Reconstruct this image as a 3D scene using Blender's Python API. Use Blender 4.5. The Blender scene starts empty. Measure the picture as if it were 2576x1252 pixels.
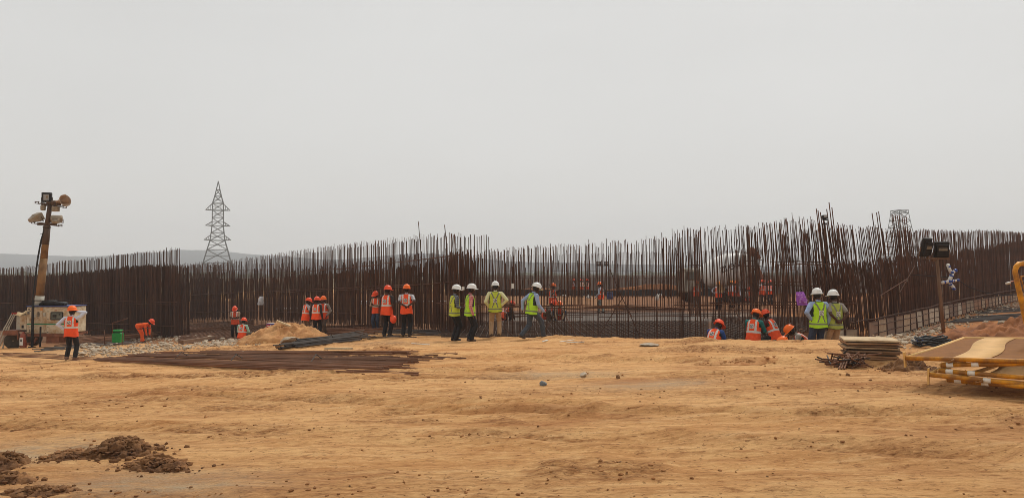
import bpy, math, random
import numpy as np
from mathutils import Vector, Matrix, Euler, Quaternion

SC = bpy.context.scene
COL = SC.collection
RND = random.Random(11)
NPR = np.random.RandomState(5)
rad = math.radians

# ------------------------------------------------------------------ camera, sky, sun, exposure
CAM_Z, F, PITCH = 1.6, 1860.0, math.atan(64 / 1860.0)
cam_data = bpy.data.cameras.new('camera')
cam_data.sensor_width = 36.0
cam_data.lens = 36.0 * F / 2576.0
cam_data.clip_end = 20000
cam = bpy.data.objects.new('camera', cam_data)
cam.location = (0, 0, CAM_Z)
cam.rotation_euler = (rad(90) + PITCH, 0, 0)
COL.objects.link(cam)
SC.camera = cam

SUN_EL, SUN_AZ = rad(54), rad(28)           # azimuth clockwise from +Y: high, beyond the site and a little right
world = bpy.data.worlds.new('World')
SC.world = world
world.use_nodes = True
wn, wl = world.node_tree.nodes, world.node_tree.links
wn.clear()
sky = wn.new('ShaderNodeTexSky')
sky.sky_type = 'NISHITA'
sky.sun_disc = False
sky.sun_elevation = SUN_EL
sky.sun_rotation = SUN_AZ
sky.air_density, sky.dust_density, sky.ozone_density = 1.0, 4.0, 1.0
hs = wn.new('ShaderNodeHueSaturation')
hs.inputs['Saturation'].default_value = 0.22
mx = wn.new('ShaderNodeMix')
mx.data_type = 'RGBA'
mx.inputs[0].default_value = 0.88              # an overcast, dusty sky: mostly an even grey veil
mx.inputs[7].default_value = (6.75, 6.78, 6.66, 1)
bg = wn.new('ShaderNodeBackground')
bg.inputs['Strength'].default_value = 0.1
wo = wn.new('ShaderNodeOutputWorld')
wl.new(sky.outputs[0], hs.inputs['Color'])
wl.new(hs.outputs[0], mx.inputs[6])
wtc = wn.new('ShaderNodeTexCoord')                # faint unevenness of the cloud veil
wmp = wn.new('ShaderNodeMapping')
wmp.inputs['Scale'].default_value = (1.0, 1.0, 2.6)
wno = wn.new('ShaderNodeTexNoise')
wno.inputs['Scale'].default_value = 1.7
wno.inputs['Detail'].default_value = 4
wmr = wn.new('ShaderNodeMapRange')
wmr.inputs[1].default_value, wmr.inputs[2].default_value = 0.3, 0.7
wmr.inputs[3].default_value, wmr.inputs[4].default_value = 0.955, 1.03
wsc = wn.new('ShaderNodeVectorMath')
wsc.operation = 'SCALE'
wl.new(wtc.outputs['Generated'], wmp.inputs['Vector'])
wl.new(wmp.outputs[0], wno.inputs['Vector'])
wl.new(wno.outputs[0], wmr.inputs[0])
wl.new(mx.outputs[2], wsc.inputs[0])
wl.new(wmr.outputs[0], wsc.inputs['Scale'])
wl.new(wsc.outputs[0], bg.inputs['Color'])
wl.new(bg.outputs[0], wo.inputs['Surface'])

sun_d = bpy.data.lights.new('sun', 'SUN')
sun_d.energy = 2.3
sun_d.angle = rad(11)
sun_d.color = (1.0, 0.95, 0.87)
sun = bpy.data.objects.new('sun', sun_d)
sdir = Vector((math.sin(SUN_AZ) * math.cos(SUN_EL), math.cos(SUN_AZ) * math.cos(SUN_EL), math.sin(SUN_EL)))
sun.rotation_euler = sdir.to_track_quat('Z', 'Y').to_euler()
COL.objects.link(sun)

vs = SC.view_settings
vs.view_transform = 'Standard'
vs.look = 'None'
vs.exposure = 0.1
vs.gamma = 1.0
vs.use_curve_mapping = False
SC.cycles.use_denoising = True
SC.cycles.filter_width = 0.85
SC.cycles.max_bounces = 6
SC.cycles.diffuse_bounces = 3
SC.cycles.volume_bounces = 2


# ------------------------------------------------------------------ helpers
def S(r, g, b, k=1.0):
    f = lambda c: ((c / 255 + 0.055) / 1.055) ** 2.4 if c > 10 else c / 255 / 12.92
    return (f(r) * k, f(g) * k, f(b) * k, 1.0)


def at(px, py, d):
    """world point seen at pixel (px, py) of a 2576 x 1252 frame at depth d"""
    x, yv = (px - 1288) / F, (626 - py) / F
    s = d / (math.cos(PITCH) - math.sin(PITCH) * yv)
    return Vector((x * s, d, CAM_Z + (math.sin(PITCH) + math.cos(PITCH) * yv) * s))


def X(px, d):
    return at(px, 690, d).x


_m = {}


def mat(name, col, rough=0.8, var=0.25, scale=6.0, bump=0.0, metal=0.0, rnd=0.0, dirt=None, dirt_amt=0.0, bscale=None, stretch=(1, 1, 1)):
    """a procedural material: base colour broken up by noise, optional dirt blotches, per-object variation and bump"""
    if name in _m:
        return _m[name]
    m = bpy.data.materials.new(name)
    m.use_nodes = True
    nt = m.node_tree
    n, l = nt.nodes, nt.links
    b = n['Principled BSDF']
    b.inputs['Roughness'].default_value = rough
    b.inputs['Metallic'].default_value = metal
    if 'Specular IOR Level' in b.inputs:
        b.inputs['Specular IOR Level'].default_value = 0.3
    tc = n.new('ShaderNodeTexCoord')
    mp = n.new('ShaderNodeMapping')
    mp.inputs['Scale'].default_value = stretch
    l.new(tc.outputs['Object'], mp.inputs['Vector'])
    no = n.new('ShaderNodeTexNoise')
    no.inputs['Scale'].default_value = scale
    no.inputs['Detail'].default_value = 6
    l.new(mp.outputs[0], no.inputs['Vector'])
    mr = n.new('ShaderNodeMapRange')
    mr.inputs[1].default_value, mr.inputs[2].default_value = 0.3, 0.7
    mr.inputs[3].default_value, mr.inputs[4].default_value = 1 - var, 1 + var
    l.new(no.outputs[0], mr.inputs[0])
    val = mr.outputs[0]
    if rnd:
        oi = n.new('ShaderNodeObjectInfo')
        m2 = n.new('ShaderNodeMapRange')
        m2.inputs[3].default_value, m2.inputs[4].default_value = 1 - rnd, 1 + rnd
        l.new(oi.outputs['Random'], m2.inputs[0])
        mu = n.new('ShaderNodeMath')
        mu.operation = 'MULTIPLY'
        l.new(val, mu.inputs[0])
        l.new(m2.outputs[0], mu.inputs[1])
        val = mu.outputs[0]
    vm = n.new('ShaderNodeVectorMath')
    vm.operation = 'SCALE'
    vm.inputs[0].default_value = col[:3]
    l.new(val, vm.inputs['Scale'])
    out = vm.outputs[0]
    if dirt:
        n2 = n.new('ShaderNodeTexNoise')
        n2.inputs['Scale'].default_value = scale * 0.6
        n2.inputs['Detail'].default_value = 8
        n2.inputs['Roughness'].default_value = 0.7
        l.new(mp.outputs[0], n2.inputs['Vector'])
        m3 = n.new('ShaderNodeMapRange')
        m3.inputs[1].default_value, m3.inputs[2].default_value = 0.62 - dirt_amt * 0.4, 0.78 - dirt_amt * 0.3
        l.new(n2.outputs[0], m3.inputs[0])
        mi = n.new('ShaderNodeMix')
        mi.data_type = 'RGBA'
        l.new(m3.outputs[0], mi.inputs[0])
        l.new(out, mi.inputs[6])
        mi.inputs[7].default_value = dirt
        out = mi.outputs[2]
    l.new(out, b.inputs['Base Color'])
    if bump:
        n3 = n.new('ShaderNodeTexNoise')
        n3.inputs['Scale'].default_value = bscale or scale * 4
        n3.inputs['Detail'].default_value = 5
        l.new(mp.outputs[0], n3.inputs['Vector'])
        bu = n.new('ShaderNodeBump')
        bu.inputs['Strength'].default_value = bump
        bu.inputs['Distance'].default_value = 0.02
        l.new(n3.outputs[0], bu.inputs['Height'])
        l.new(bu.outputs[0], b.inputs['Normal'])
    _m[name] = m
    return m


def tag(o, label=None, cat=None, group=None, kind=None):
    if label: o['label'] = label
    if cat: o['category'] = cat
    if group: o['group'] = group
    if kind: o['kind'] = kind
    return o


def link_mesh(name, me, parent=None, loc=None):
    o = bpy.data.objects.new(name, me)
    COL.objects.link(o)
    if parent is not None: o.parent = parent
    if loc is not None: o.location = loc
    return o


def empty(name, loc, rz=0.0):
    o = bpy.data.objects.new(name, None)
    o.empty_display_size = 0.2
    COL.objects.link(o)
    o.location = loc
    o.rotation_euler = (0, 0, rz)
    return o


class MB:
    """collects shapes and builds them as one mesh"""
    def __init__(s):
        s.v, s.f, s.m = [], [], []

    def add(s, vs, fs, mi=0, M=None):
        o = len(s.v)
        s.v += [tuple(M @ Vector(v)) if M is not None else tuple(v) for v in vs]
        for f in fs:
            s.f.append(tuple(i + o for i in f))
            s.m.append(mi)
        return s

    def box(s, c, d, mi=0, M=None, taper=(1, 1)):
        x, y, z = d[0] / 2, d[1] / 2, d[2] / 2
        tx, ty = taper
        vs = [(-x, -y, -z), (x, -y, -z), (x, y, -z), (-x, y, -z), (-x * tx, -y * ty, z), (x * tx, -y * ty, z), (x * tx, y * ty, z), (-x * tx, y * ty, z)]
        vs = [(v[0] + c[0], v[1] + c[1], v[2] + c[2]) for v in vs]
        return s.add(vs, [(0, 3, 2, 1), (4, 5, 6, 7), (0, 1, 5, 4), (1, 2, 6, 5), (2, 3, 7, 6), (3, 0, 4, 7)], mi, M)

    def bbox(s, c, d, b=0.02, mi=0, M=None):
        """a box with chamfered vertical and horizontal edges"""
        x, y, z = d[0] / 2, d[1] / 2, d[2] / 2
        vs, fs = [], []
        for zz, ins in ((-z, b), (-z + b, 0), (z - b, 0), (z, b)):
            X_, Y_ = x - ins, y - ins
            vs += [(-X_ + b, -Y_, zz), (X_ - b, -Y_, zz), (X_, -Y_ + b, zz), (X_, Y_ - b, zz), (X_ - b, Y_, zz), (-X_ + b, Y_, zz), (-X_, Y_ - b, zz), (-X_, -Y_ + b, zz)]
        for k in range(3):
            for i in range(8):
                j = (i + 1) % 8
                fs.append((k * 8 + i, k * 8 + j, k * 8 + 8 + j, k * 8 + 8 + i))
        fs.append(tuple(range(7, -1, -1)))
        fs.append(tuple(range(24, 32)))
        vs = [(v[0] + c[0], v[1] + c[1], v[2] + c[2]) for v in vs]
        return s.add(vs, fs, mi, M)

    def tube(s, pts, r, n=6, mi=0, M=None, caps=True):
        pts = [Vector(p) for p in pts]
        rs = r if isinstance(r, (list, tuple)) else [r] * len(pts)
        vs, fs = [], []
        up = None
        for i, p in enumerate(pts):
            t = (pts[min(i + 1, len(pts) - 1)] - pts[max(i - 1, 0)])
            t = t.normalized() if t.length > 1e-9 else Vector((0, 0, 1))
            if up is None:
                up = Vector((0, 0, 1)) if abs(t.z) < 0.9 else Vector((1, 0, 0))
            a = t.cross(up)
            if a.length < 1e-5:
                a = t.cross(Vector((0.3, 1, 0.2)))
            a.normalize()
            b = t.cross(a).normalized()
            up = -b if False else up
            for k in range(n):
                an = 2 * math.pi * k / n
                vs.append(p + (a * math.cos(an) + b * math.sin(an)) * rs[i])
        for i in range(len(pts) - 1):
            for k in range(n):
                j = (k + 1) % n
                fs.append((i * n + k, i * n + j, (i + 1) * n + j, (i + 1) * n + k))
        if caps:
            fs.append(tuple(range(n - 1, -1, -1)))
            fs.append(tuple((len(pts) - 1) * n + k for k in range(n)))
        return s.add(vs, fs, mi, M)

    def lathe(s, prof, n=16, mi=0, M=None, sx=1.0, sy=1.0):
        vs, fs = [], []
        for r, z in prof:
            for k in range(n):
                a = 2 * math.pi * k / n
                vs.append((r * math.cos(a) * sx, r * math.sin(a) * sy, z))
        for i in range(len(prof) - 1):
            for k in range(n):
                j = (k + 1) % n
                fs.append((i * n + k, i * n + j, (i + 1) * n + j, (i + 1) * n + k))
        fs.append(tuple(range(n - 1, -1, -1)))
        fs.append(tuple((len(prof) - 1) * n + k for k in range(n)))
        return s.add(vs, fs, mi, M)

    def mesh(s, name, mats, smooth=False):
        me = bpy.data.meshes.new(name)
        me.from_pydata(s.v, [], s.f)
        for m in (mats if isinstance(mats, (list, tuple)) else [mats]):
            me.materials.append(m)
        if any(s.m): me.polygons.foreach_set('material_index', s.m)
        if smooth: me.polygons.foreach_set('use_smooth', [True] * len(s.f))
        me.update()
        return me

    def build(s, name, mats, parent=None, smooth=False, loc=None):
        return link_mesh(name, s.mesh(name, mats, smooth), parent, loc)


def rotm(axis, deg):
    return Matrix.Rotation(rad(deg), 4, axis)


def trans(x, y, z):
    return Matrix.Translation((x, y, z))


# ---- value noise in numpy
_tab = NPR.rand(512, 512)


def vnoise(x, y, seed=0):
    x = np.asarray(x, float) + seed * 17.31
    y = np.asarray(y, float) + seed * 9.77
    xi, yi = np.floor(x).astype(int), np.floor(y).astype(int)
    fx, fy = x - xi, y - yi
    fx, fy = fx * fx * (3 - 2 * fx), fy * fy * (3 - 2 * fy)
    a = _tab[xi & 511, yi & 511]
    b = _tab[(xi + 1) & 511, yi & 511]
    c = _tab[xi & 511, (yi + 1) & 511]
    d = _tab[(xi + 1) & 511, (yi + 1) & 511]
    return (a * (1 - fx) + b * fx) * (1 - fy) + (c * (1 - fx) + d * fx) * fy


def fbm(x, y, seed=0, o=4, g=0.5):
    t, a, n = 0, 1.0, 0
    for k in range(o):
        t = t + a * (vnoise(x * 2 ** k, y * 2 ** k, seed + k * 3) - 0.5)
        n += a
        a *= g
    return t / n * 2


def sstep(a, b, x):
    t = np.clip((np.asarray(x, float) - a) / (b - a), 0, 1)
    return t * t * (3 - 2 * t)


# ------------------------------------------------------------------ terrain heights
_cp = []
for px, py, d in [(182, 910, 24.2), (0, 880, 27.5), (-300, 900, 27.5), (90, 872, 30), (250, 906, 21), (640, 916, 17.8), (1050, 911, 15.5), (640, 868, 25),
                  (690, 862, 26), (450, 880, 25), (800, 848, 32.6), (593, 852, 39.5), (367, 860, 39), (200, 868, 38), (470, 848, 41.5), (0, 868, 46), (-200, 862, 50),
                  (948, 835, 33), (974, 851, 25.6), (1023, 847, 25.2), (1143, 859, 23.3), (1246, 854, 23.9), (1338, 854, 22.4),
                  (1600, 859, 20.0), (1800, 858, 18.5), (1950, 859, 17.5), (2120, 859, 17.5), (2180, 858, 21.5), (2300, 834, 26), (2430, 800, 34), (2576, 756, 48), (2700, 740, 60),
                  (2376, 848, 20), (2350, 868, 16.5), (2220, 906, 14.5), (2400, 962, 10.2), (1150, 880, 19.5), (1500, 905, 15.5)]:
    p = at(px, py, d)
    _cp.append((p.x, p.y, p.z))
_cp += [(0, 0, 0), (-5, 0, 0), (5, 0, 0.05), (-4, 7, -0.1), (0, 7, 0.0), (4, 7, 0.12), (-8, 12, -0.38), (-25, 15, -1.0), (20, 10, .1), (0, -15, 0), (-20, -10, -.4), (20, -10, 0),
        (0, 30, -.6), (0, 45, -.6), (6, 35, -.6), (6, 60, -.6), (15, 40, -.6), (20, 60, -.6), (-5, 60, -.6), (-8, 47, -.7), (0, 75, -.6), (35, 75, -.5), (-30, 75, -.7), (-14, 52, -1.2),
        (-24, 56, -1.6), (-18, 46, -1.7), (-12, 42, -1.5), (-50, 40, -1.3), (-30, 35, -1.5), (40, 30, .3), (30, 15, .2)]
_cp = np.array(_cp)


def _tps_fit(P):
    n = len(P)
    d = np.hypot(P[:, None, 0] - P[None, :, 0], P[:, None, 1] - P[None, :, 1])
    K = np.where(d > 0, d * d * np.log(d + 1e-12), 0) + np.eye(n) * 2.0
    A = np.zeros((n + 3, n + 3))
    A[:n, :n] = K
    A[:n, n:] = np.c_[np.ones(n), P[:, :2]]
    A[n:, :n] = A[:n, n:].T
    return np.linalg.solve(A, np.r_[P[:, 2], 0, 0, 0])


_tw = _tps_fit(_cp)
_EX = [-2.4, -1.2, 0, 2, 3.2, 4.8, 6, 8.5, 9.6, 10.2]
_EY = [25.2, 24.4, 23.7, 22.3, 20.9, 19.0, 18.0, 17.75, 18.6, 19.6]
_FX = [-3, 3.2, 4.4, 7.0, 7.5, 9.0, 10.2]
_FZ = [-.6, -.62, -1.12, -1.1, -.56, -.5, -.38]


def seg_d(x, y, pts):
    best = np.full(np.shape(x), 1e9)
    for (ax, ay), (bx, by) in zip(pts[:-1], pts[1:]):
        dx, dy = bx - ax, by - ay
        t = np.clip(((x - ax) * dx + (y - ay) * dy) / (dx * dx + dy * dy), 0, 1)
        best = np.minimum(best, np.hypot(x - ax - t * dx, y - ay - t * dy))
    return best


def gpt(px, d):
    return (X(px, d), d)


# wheel ruts and graded edges across the yard, as polylines on the ground plan
RUTS = [([(-9.0, 12.6), (-4.6, 11.2), (-1.5, 9.9), (0.8, 9.2)], 0.05, 0.16), ([(-4.5, 13.2), (0.5, 12.4), (5, 12.2)], 0.03, 0.2),
        ([(-1.5, 9.2), (2.5, 8.4), (6, 7.6)], 0.05, 0.16), ([(-7, 9.2), (-2, 8.0), (1, 7.2), (4, 6.3)], 0.035, 0.2), ([(-12, 16.2), (-5, 14.2), (0, 13.6)], 0.04, 0.2)]


def churn(x, y):
    xr, yr = x * 0.985 - y * 0.17, x * 0.17 + y * 0.985
    a = sstep(0.12, 0.5, fbm(xr * 0.22, yr * 0.6, 31, 3)) * (.35 + .65 * sstep(11, 15, y))
    b = sstep(0.2, 0.5, fbm(xr * 0.8, yr * 1.9, 33, 3)) * .8
    le = np.interp(x, [-8, -3, 0, 3, 6, 9], [18.5, 17.0, 16.5, 14.6, 13.6, 13.4]) + 0.35 * fbm(x * 0.9, y * 0.0 + 1.7, 14, 4)
    c = np.exp(-((y - le + .15) / .38) ** 2) * sstep(-.2, .25, fbm(x * .8, y * .3, 35, 2))
    for pts, dep, wd in RUTS:
        dd = seg_d(x, y, pts)
        c = np.maximum(c, np.exp(-(dd / (wd * 1.3)) ** 2) * sstep(-.15, .35, fbm(x * .7, y * .7, 36, 2)))
    return np.clip(np.maximum(np.maximum(a, b), c), 0, 1)


def gz(x, y):
    x, y = np.asarray(x, float), np.asarray(y, float)
    shp = np.broadcast(x, y).shape
    x, y = np.broadcast_to(x, shp).ravel(), np.broadcast_to(y, shp).ravel()
    z = np.zeros(x.size)
    for i in range(0, x.size, 60000):
        xs, ys = x[i:i + 60000], y[i:i + 60000]
        xc, yc = np.clip(xs, -60, 60), np.clip(ys, -20, 90)
        d2 = (xc[:, None] - _cp[None, :, 0]) ** 2 + (yc[:, None] - _cp[None, :, 1]) ** 2
        z[i:i + 60000] = (0.5 * d2 * np.log(d2 + 1e-9)) @ _tw[:len(_cp)] + _tw[len(_cp)] + _tw[-2] * xc + _tw[-1] * yc
    r = np.hypot(x, y - 35)
    far = sstep(48, 85, r)
    z = z * (1 - far) + (-0.6) * far
    # the edge of the excavation round the ring
    e = np.interp(x, _EX, _EY) + 0.22 * fbm(x * 1.1, x * 0 + 3.3, 7, 3)
    w = sstep(0.0, 0.75, y - e) * sstep(-2.6, -1.4, x) * (1 - sstep(9.4, 10.3, x)) * (1 - far)
    fl = np.interp(x, _FX, _FZ)
    fl = fl + (-.6 - fl) * sstep(22.6, 25, y)
    z = z * (1 - w) + fl * w
    lip = np.exp(-((y - e + 0.35) / 0.38) ** 2) * sstep(-2.6, -1.4, x) * (1 - sstep(9.4, 10.3, x))
    z = z + lip * (0.03 + 0.12 * np.clip(fbm(x * 1.4, y * 0.4, 21, 3), -.25, 1))
    near = 1 - sstep(26, 45, r)
    inside = np.maximum(w, sstep(24, 26, y) * sstep(-3, -1, x) * (1 - sstep(8, 12, x)))
    rough = near * (1 - 0.8 * inside)
    xr, yr = x * 0.985 - y * 0.17, x * 0.17 + y * 0.985
    z = z + rough * 0.034 * fbm(xr * 0.28, yr * 0.75, 1, 3)
    z = z + rough * 0.018 * fbm(xr * 0.9, yr * 2.4, 2, 4)
    z = z + rough * 0.020 * fbm(xr * 2.6, yr * 4.6, 6, 3)
    # churned patches: clods and scuffs where a noise mask is high
    m = churn(x, y)
    z = z + rough * m * 0.085 * (np.abs(fbm(xr * 2.3, yr * 4.2, 5, 4)) - .1)
    z = z + rough * m * 0.035 * np.abs(fbm(xr * 5.1, yr * 7.2, 15, 2))
    for pts, dep, wd in RUTS:
        dd = seg_d(x + 0.12 * fbm(x * 1.5, y * 1.5, 8, 2), y + 0.12 * fbm(x * 1.5, y * 1.5, 9, 2), pts)
        z = z + 1.7 * rough * (-dep * np.exp(-(dd / wd) ** 2) + dep * 0.6 * np.exp(-((dd - wd * 1.9) / (wd * 0.7)) ** 2)) * (0.6 + 0.8 * vnoise(x * 0.8, y * 0.8, 12))
    # ledge left by the grader at mid distance, higher on the far side
    le = np.interp(x, [-8, -3, 0, 3, 6, 9], [18.5, 17.0, 16.5, 14.6, 13.6, 13.4]) + 0.35 * fbm(x * 0.9, y * 0.0 + 1.7, 14, 4)
    z = z + rough * 0.10 * (sstep(-0.05, 0.25, y - le) - 0.5 * sstep(0.2, 2.4, y - le) - .25) * sstep(-9, -6, x)
    return z.reshape(shp) if shp else float(z[0])


def g(x, y):
    return float(gz(np.array([x]), np.array([y]))[0])


def gat(px, py, lo=4.0, hi=70.0):
    """where the line of sight through a pixel meets the ground"""
    ds = np.linspace(lo, hi, 1600)
    P = np.array([at(px, py, d)[:] for d in (lo, hi)])
    t = (ds - lo) / (hi - lo)
    xs, zs = P[0, 0] + (P[1, 0] - P[0, 0]) * t, P[0, 2] + (P[1, 2] - P[0, 2]) * t
    hit = np.where(zs < gz(xs, ds))[0]
    k = hit[0] if len(hit) else len(ds) - 1
    return Vector((xs[k], ds[k], g(xs[k], ds[k])))


# ------------------------------------------------------------------ ground sheet
def axis(segs, ends):
    out = [segs[0][0]]
    for a, b, st in segs:
        n = max(1, int(round((b - a) / st)))
        out += list(a + (b - a) * np.arange(1, n + 1) / n)
    st = segs[-1][2]
    while out[-1] < ends[1]:
        st *= 1.35
        out.append(out[-1] + st)
    st = segs[0][2]
    while out[0] > ends[0]:
        st *= 1.35
        out.insert(0, out[0] - st)
    return np.array(out)


gxs = axis([(-24, -12, .12), (-12, 12, .06), (12, 26, .12)], (-9000, 9000))
gys = axis([(3.5, 16, .055), (16, 27, .09), (27, 46, .22), (46, 90, .8)], (-3000, 9000))
GX, GY = np.meshgrid(gxs, gys)
GZ = gz(GX, GY)
nx, ny = len(gxs), len(gys)


def gz(x, y):                                       # from here on heights are read off the sheet itself
    x, y = np.broadcast_arrays(np.asarray(x, float), np.asarray(y, float))
    i = np.clip(np.searchsorted(gxs, x) - 1, 0, nx - 2)
    j = np.clip(np.searchsorted(gys, y) - 1, 0, ny - 2)
    u = np.clip((x - gxs[i]) / (gxs[i + 1] - gxs[i]), 0, 1)
    v = np.clip((y - gys[j]) / (gys[j + 1] - gys[j]), 0, 1)
    return (GZ[j, i] * (1 - u) + GZ[j, i + 1] * u) * (1 - v) + (GZ[j + 1, i] * (1 - u) + GZ[j + 1, i + 1] * u) * v


me = bpy.data.meshes.new('ground')
me.vertices.add(nx * ny)
me.vertices.foreach_set('co', np.stack([GX, GY, GZ], -1).astype(np.float32).ravel())
ii = (np.arange(ny - 1)[:, None] * nx + np.arange(nx - 1)[None, :]).ravel()
quads = np.stack([ii, ii + 1, ii + nx + 1, ii + nx], -1)
me.loops.add(quads.size)
me.loops.foreach_set('vertex_index', quads.ravel().astype(np.int32))
me.polygons.add(len(quads))
me.polygons.foreach_set('loop_start', (np.arange(len(quads)) * 4).astype(np.int32))
me.polygons.foreach_set('use_smooth', np.ones(len(quads), bool))
me.update()
me.validate()
# soil kinds: r = red earth, g = pale crushed stone, b = rusty mud and grout inside the ring
fx, fy = GX.ravel(), GY.ravel()
red = sstep(6.5, 12, fx) * sstep(12, 17, fy) * 0.9 + 0.55 * sstep(24, 36, fy) * (1 - sstep(60, 90, fy))
deep = sstep(38, 44, fy) * (1 - sstep(80, 95, fy)) * sstep(-26, -16, fx) * (1 - sstep(26, 34, fx))
red = red + 0.5 * sstep(0.2, 0.6, fbm(fx * 0.35, fy * 0.9, 41, 3)) * (1 - sstep(30, 40, fy))
pale = np.zeros_like(fx)
for (px, py, sx, sy, amt) in [(1410, 940, 0.9, 0.5, .9), (1640, 968, 1.0, 0.5, .7), (60, 1140, 1.0, 0.55, .8), (330, 1210, .9, .5, .5), (2290, 852, 1.3, 1.6, .6), (350, 880, 3.0, 2.0, .75), (980, 862, 2, .8, .25), (500, 1230, .6, .3, .5)]:
    c = gat(px, py)
    pale += amt * np.exp(-(((fx - c.x) / sx) ** 2 + ((fy - c.y) / sy) ** 2))
pale *= 0.55 + 0.9 * vnoise(fx * 3, fy * 6, 44)
eE = np.interp(fx, _EX, _EY)
mud = sstep(0.5, 1.2, fy - eE) * sstep(-2.6, -1.4, fx) * (1 - sstep(9.4, 10.3, fx)) * (1 - sstep(44, 47, fy + 2 * fbm(fx * .3, fy * .3, 51, 2)))
mud = np.maximum(mud, sstep(33, 37, fy) * (1 - sstep(60, 66, fy)) * sstep(-50, -46, fx) * (1 - sstep(-4.5, -2.5, fx)) * 0.75)
yb = np.interp(fx, [-25, -20.8, -15.9, -10, -7.1, -4.7, -3.2, -1.8], [55, 50.5, 45.5, 38, 34, 30.5, 28.2, 26.2])
mud = np.maximum(mud, .85 * sstep(-.3, .8, fy - yb) * (1 - sstep(68, 74, fy)) * (1 - sstep(-3, -.5, fx)))
mud = np.maximum(mud, deep * 0.72)
mud = np.maximum(mud, 0.9 * sstep(42, 47, fy) * (1 - sstep(64, 70, fy)) * (1 - sstep(-19, -14, fx)) * sstep(-60, -55, fx))
grey = sstep(33, 36, fy) * (1 - sstep(41, 45, fy)) * sstep(-2.5, 0, fx) * (1 - sstep(13, 15, fx))
fa = me.attributes.new('scrubland', 'FLOAT', 'POINT')
fa.data.foreach_set('value', sstep(48, 68, np.hypot(fx - 5, fy - 45)).astype(np.float32))
cu = me.attributes.new('churn', 'FLOAT', 'POINT')
cu.data.foreach_set('value', (churn(fx, fy) * (1 - sstep(24, 30, fy))).astype(np.float32))
ca = me.color_attributes.new('soil', 'FLOAT_COLOR', 'POINT')
ca.data.foreach_set('color', np.stack([np.clip(red, 0, 1), np.clip(pale, 0, 1), np.clip(mud, 0, 1), np.clip(grey, 0, 1)], -1).astype(np.float32).ravel())


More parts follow.
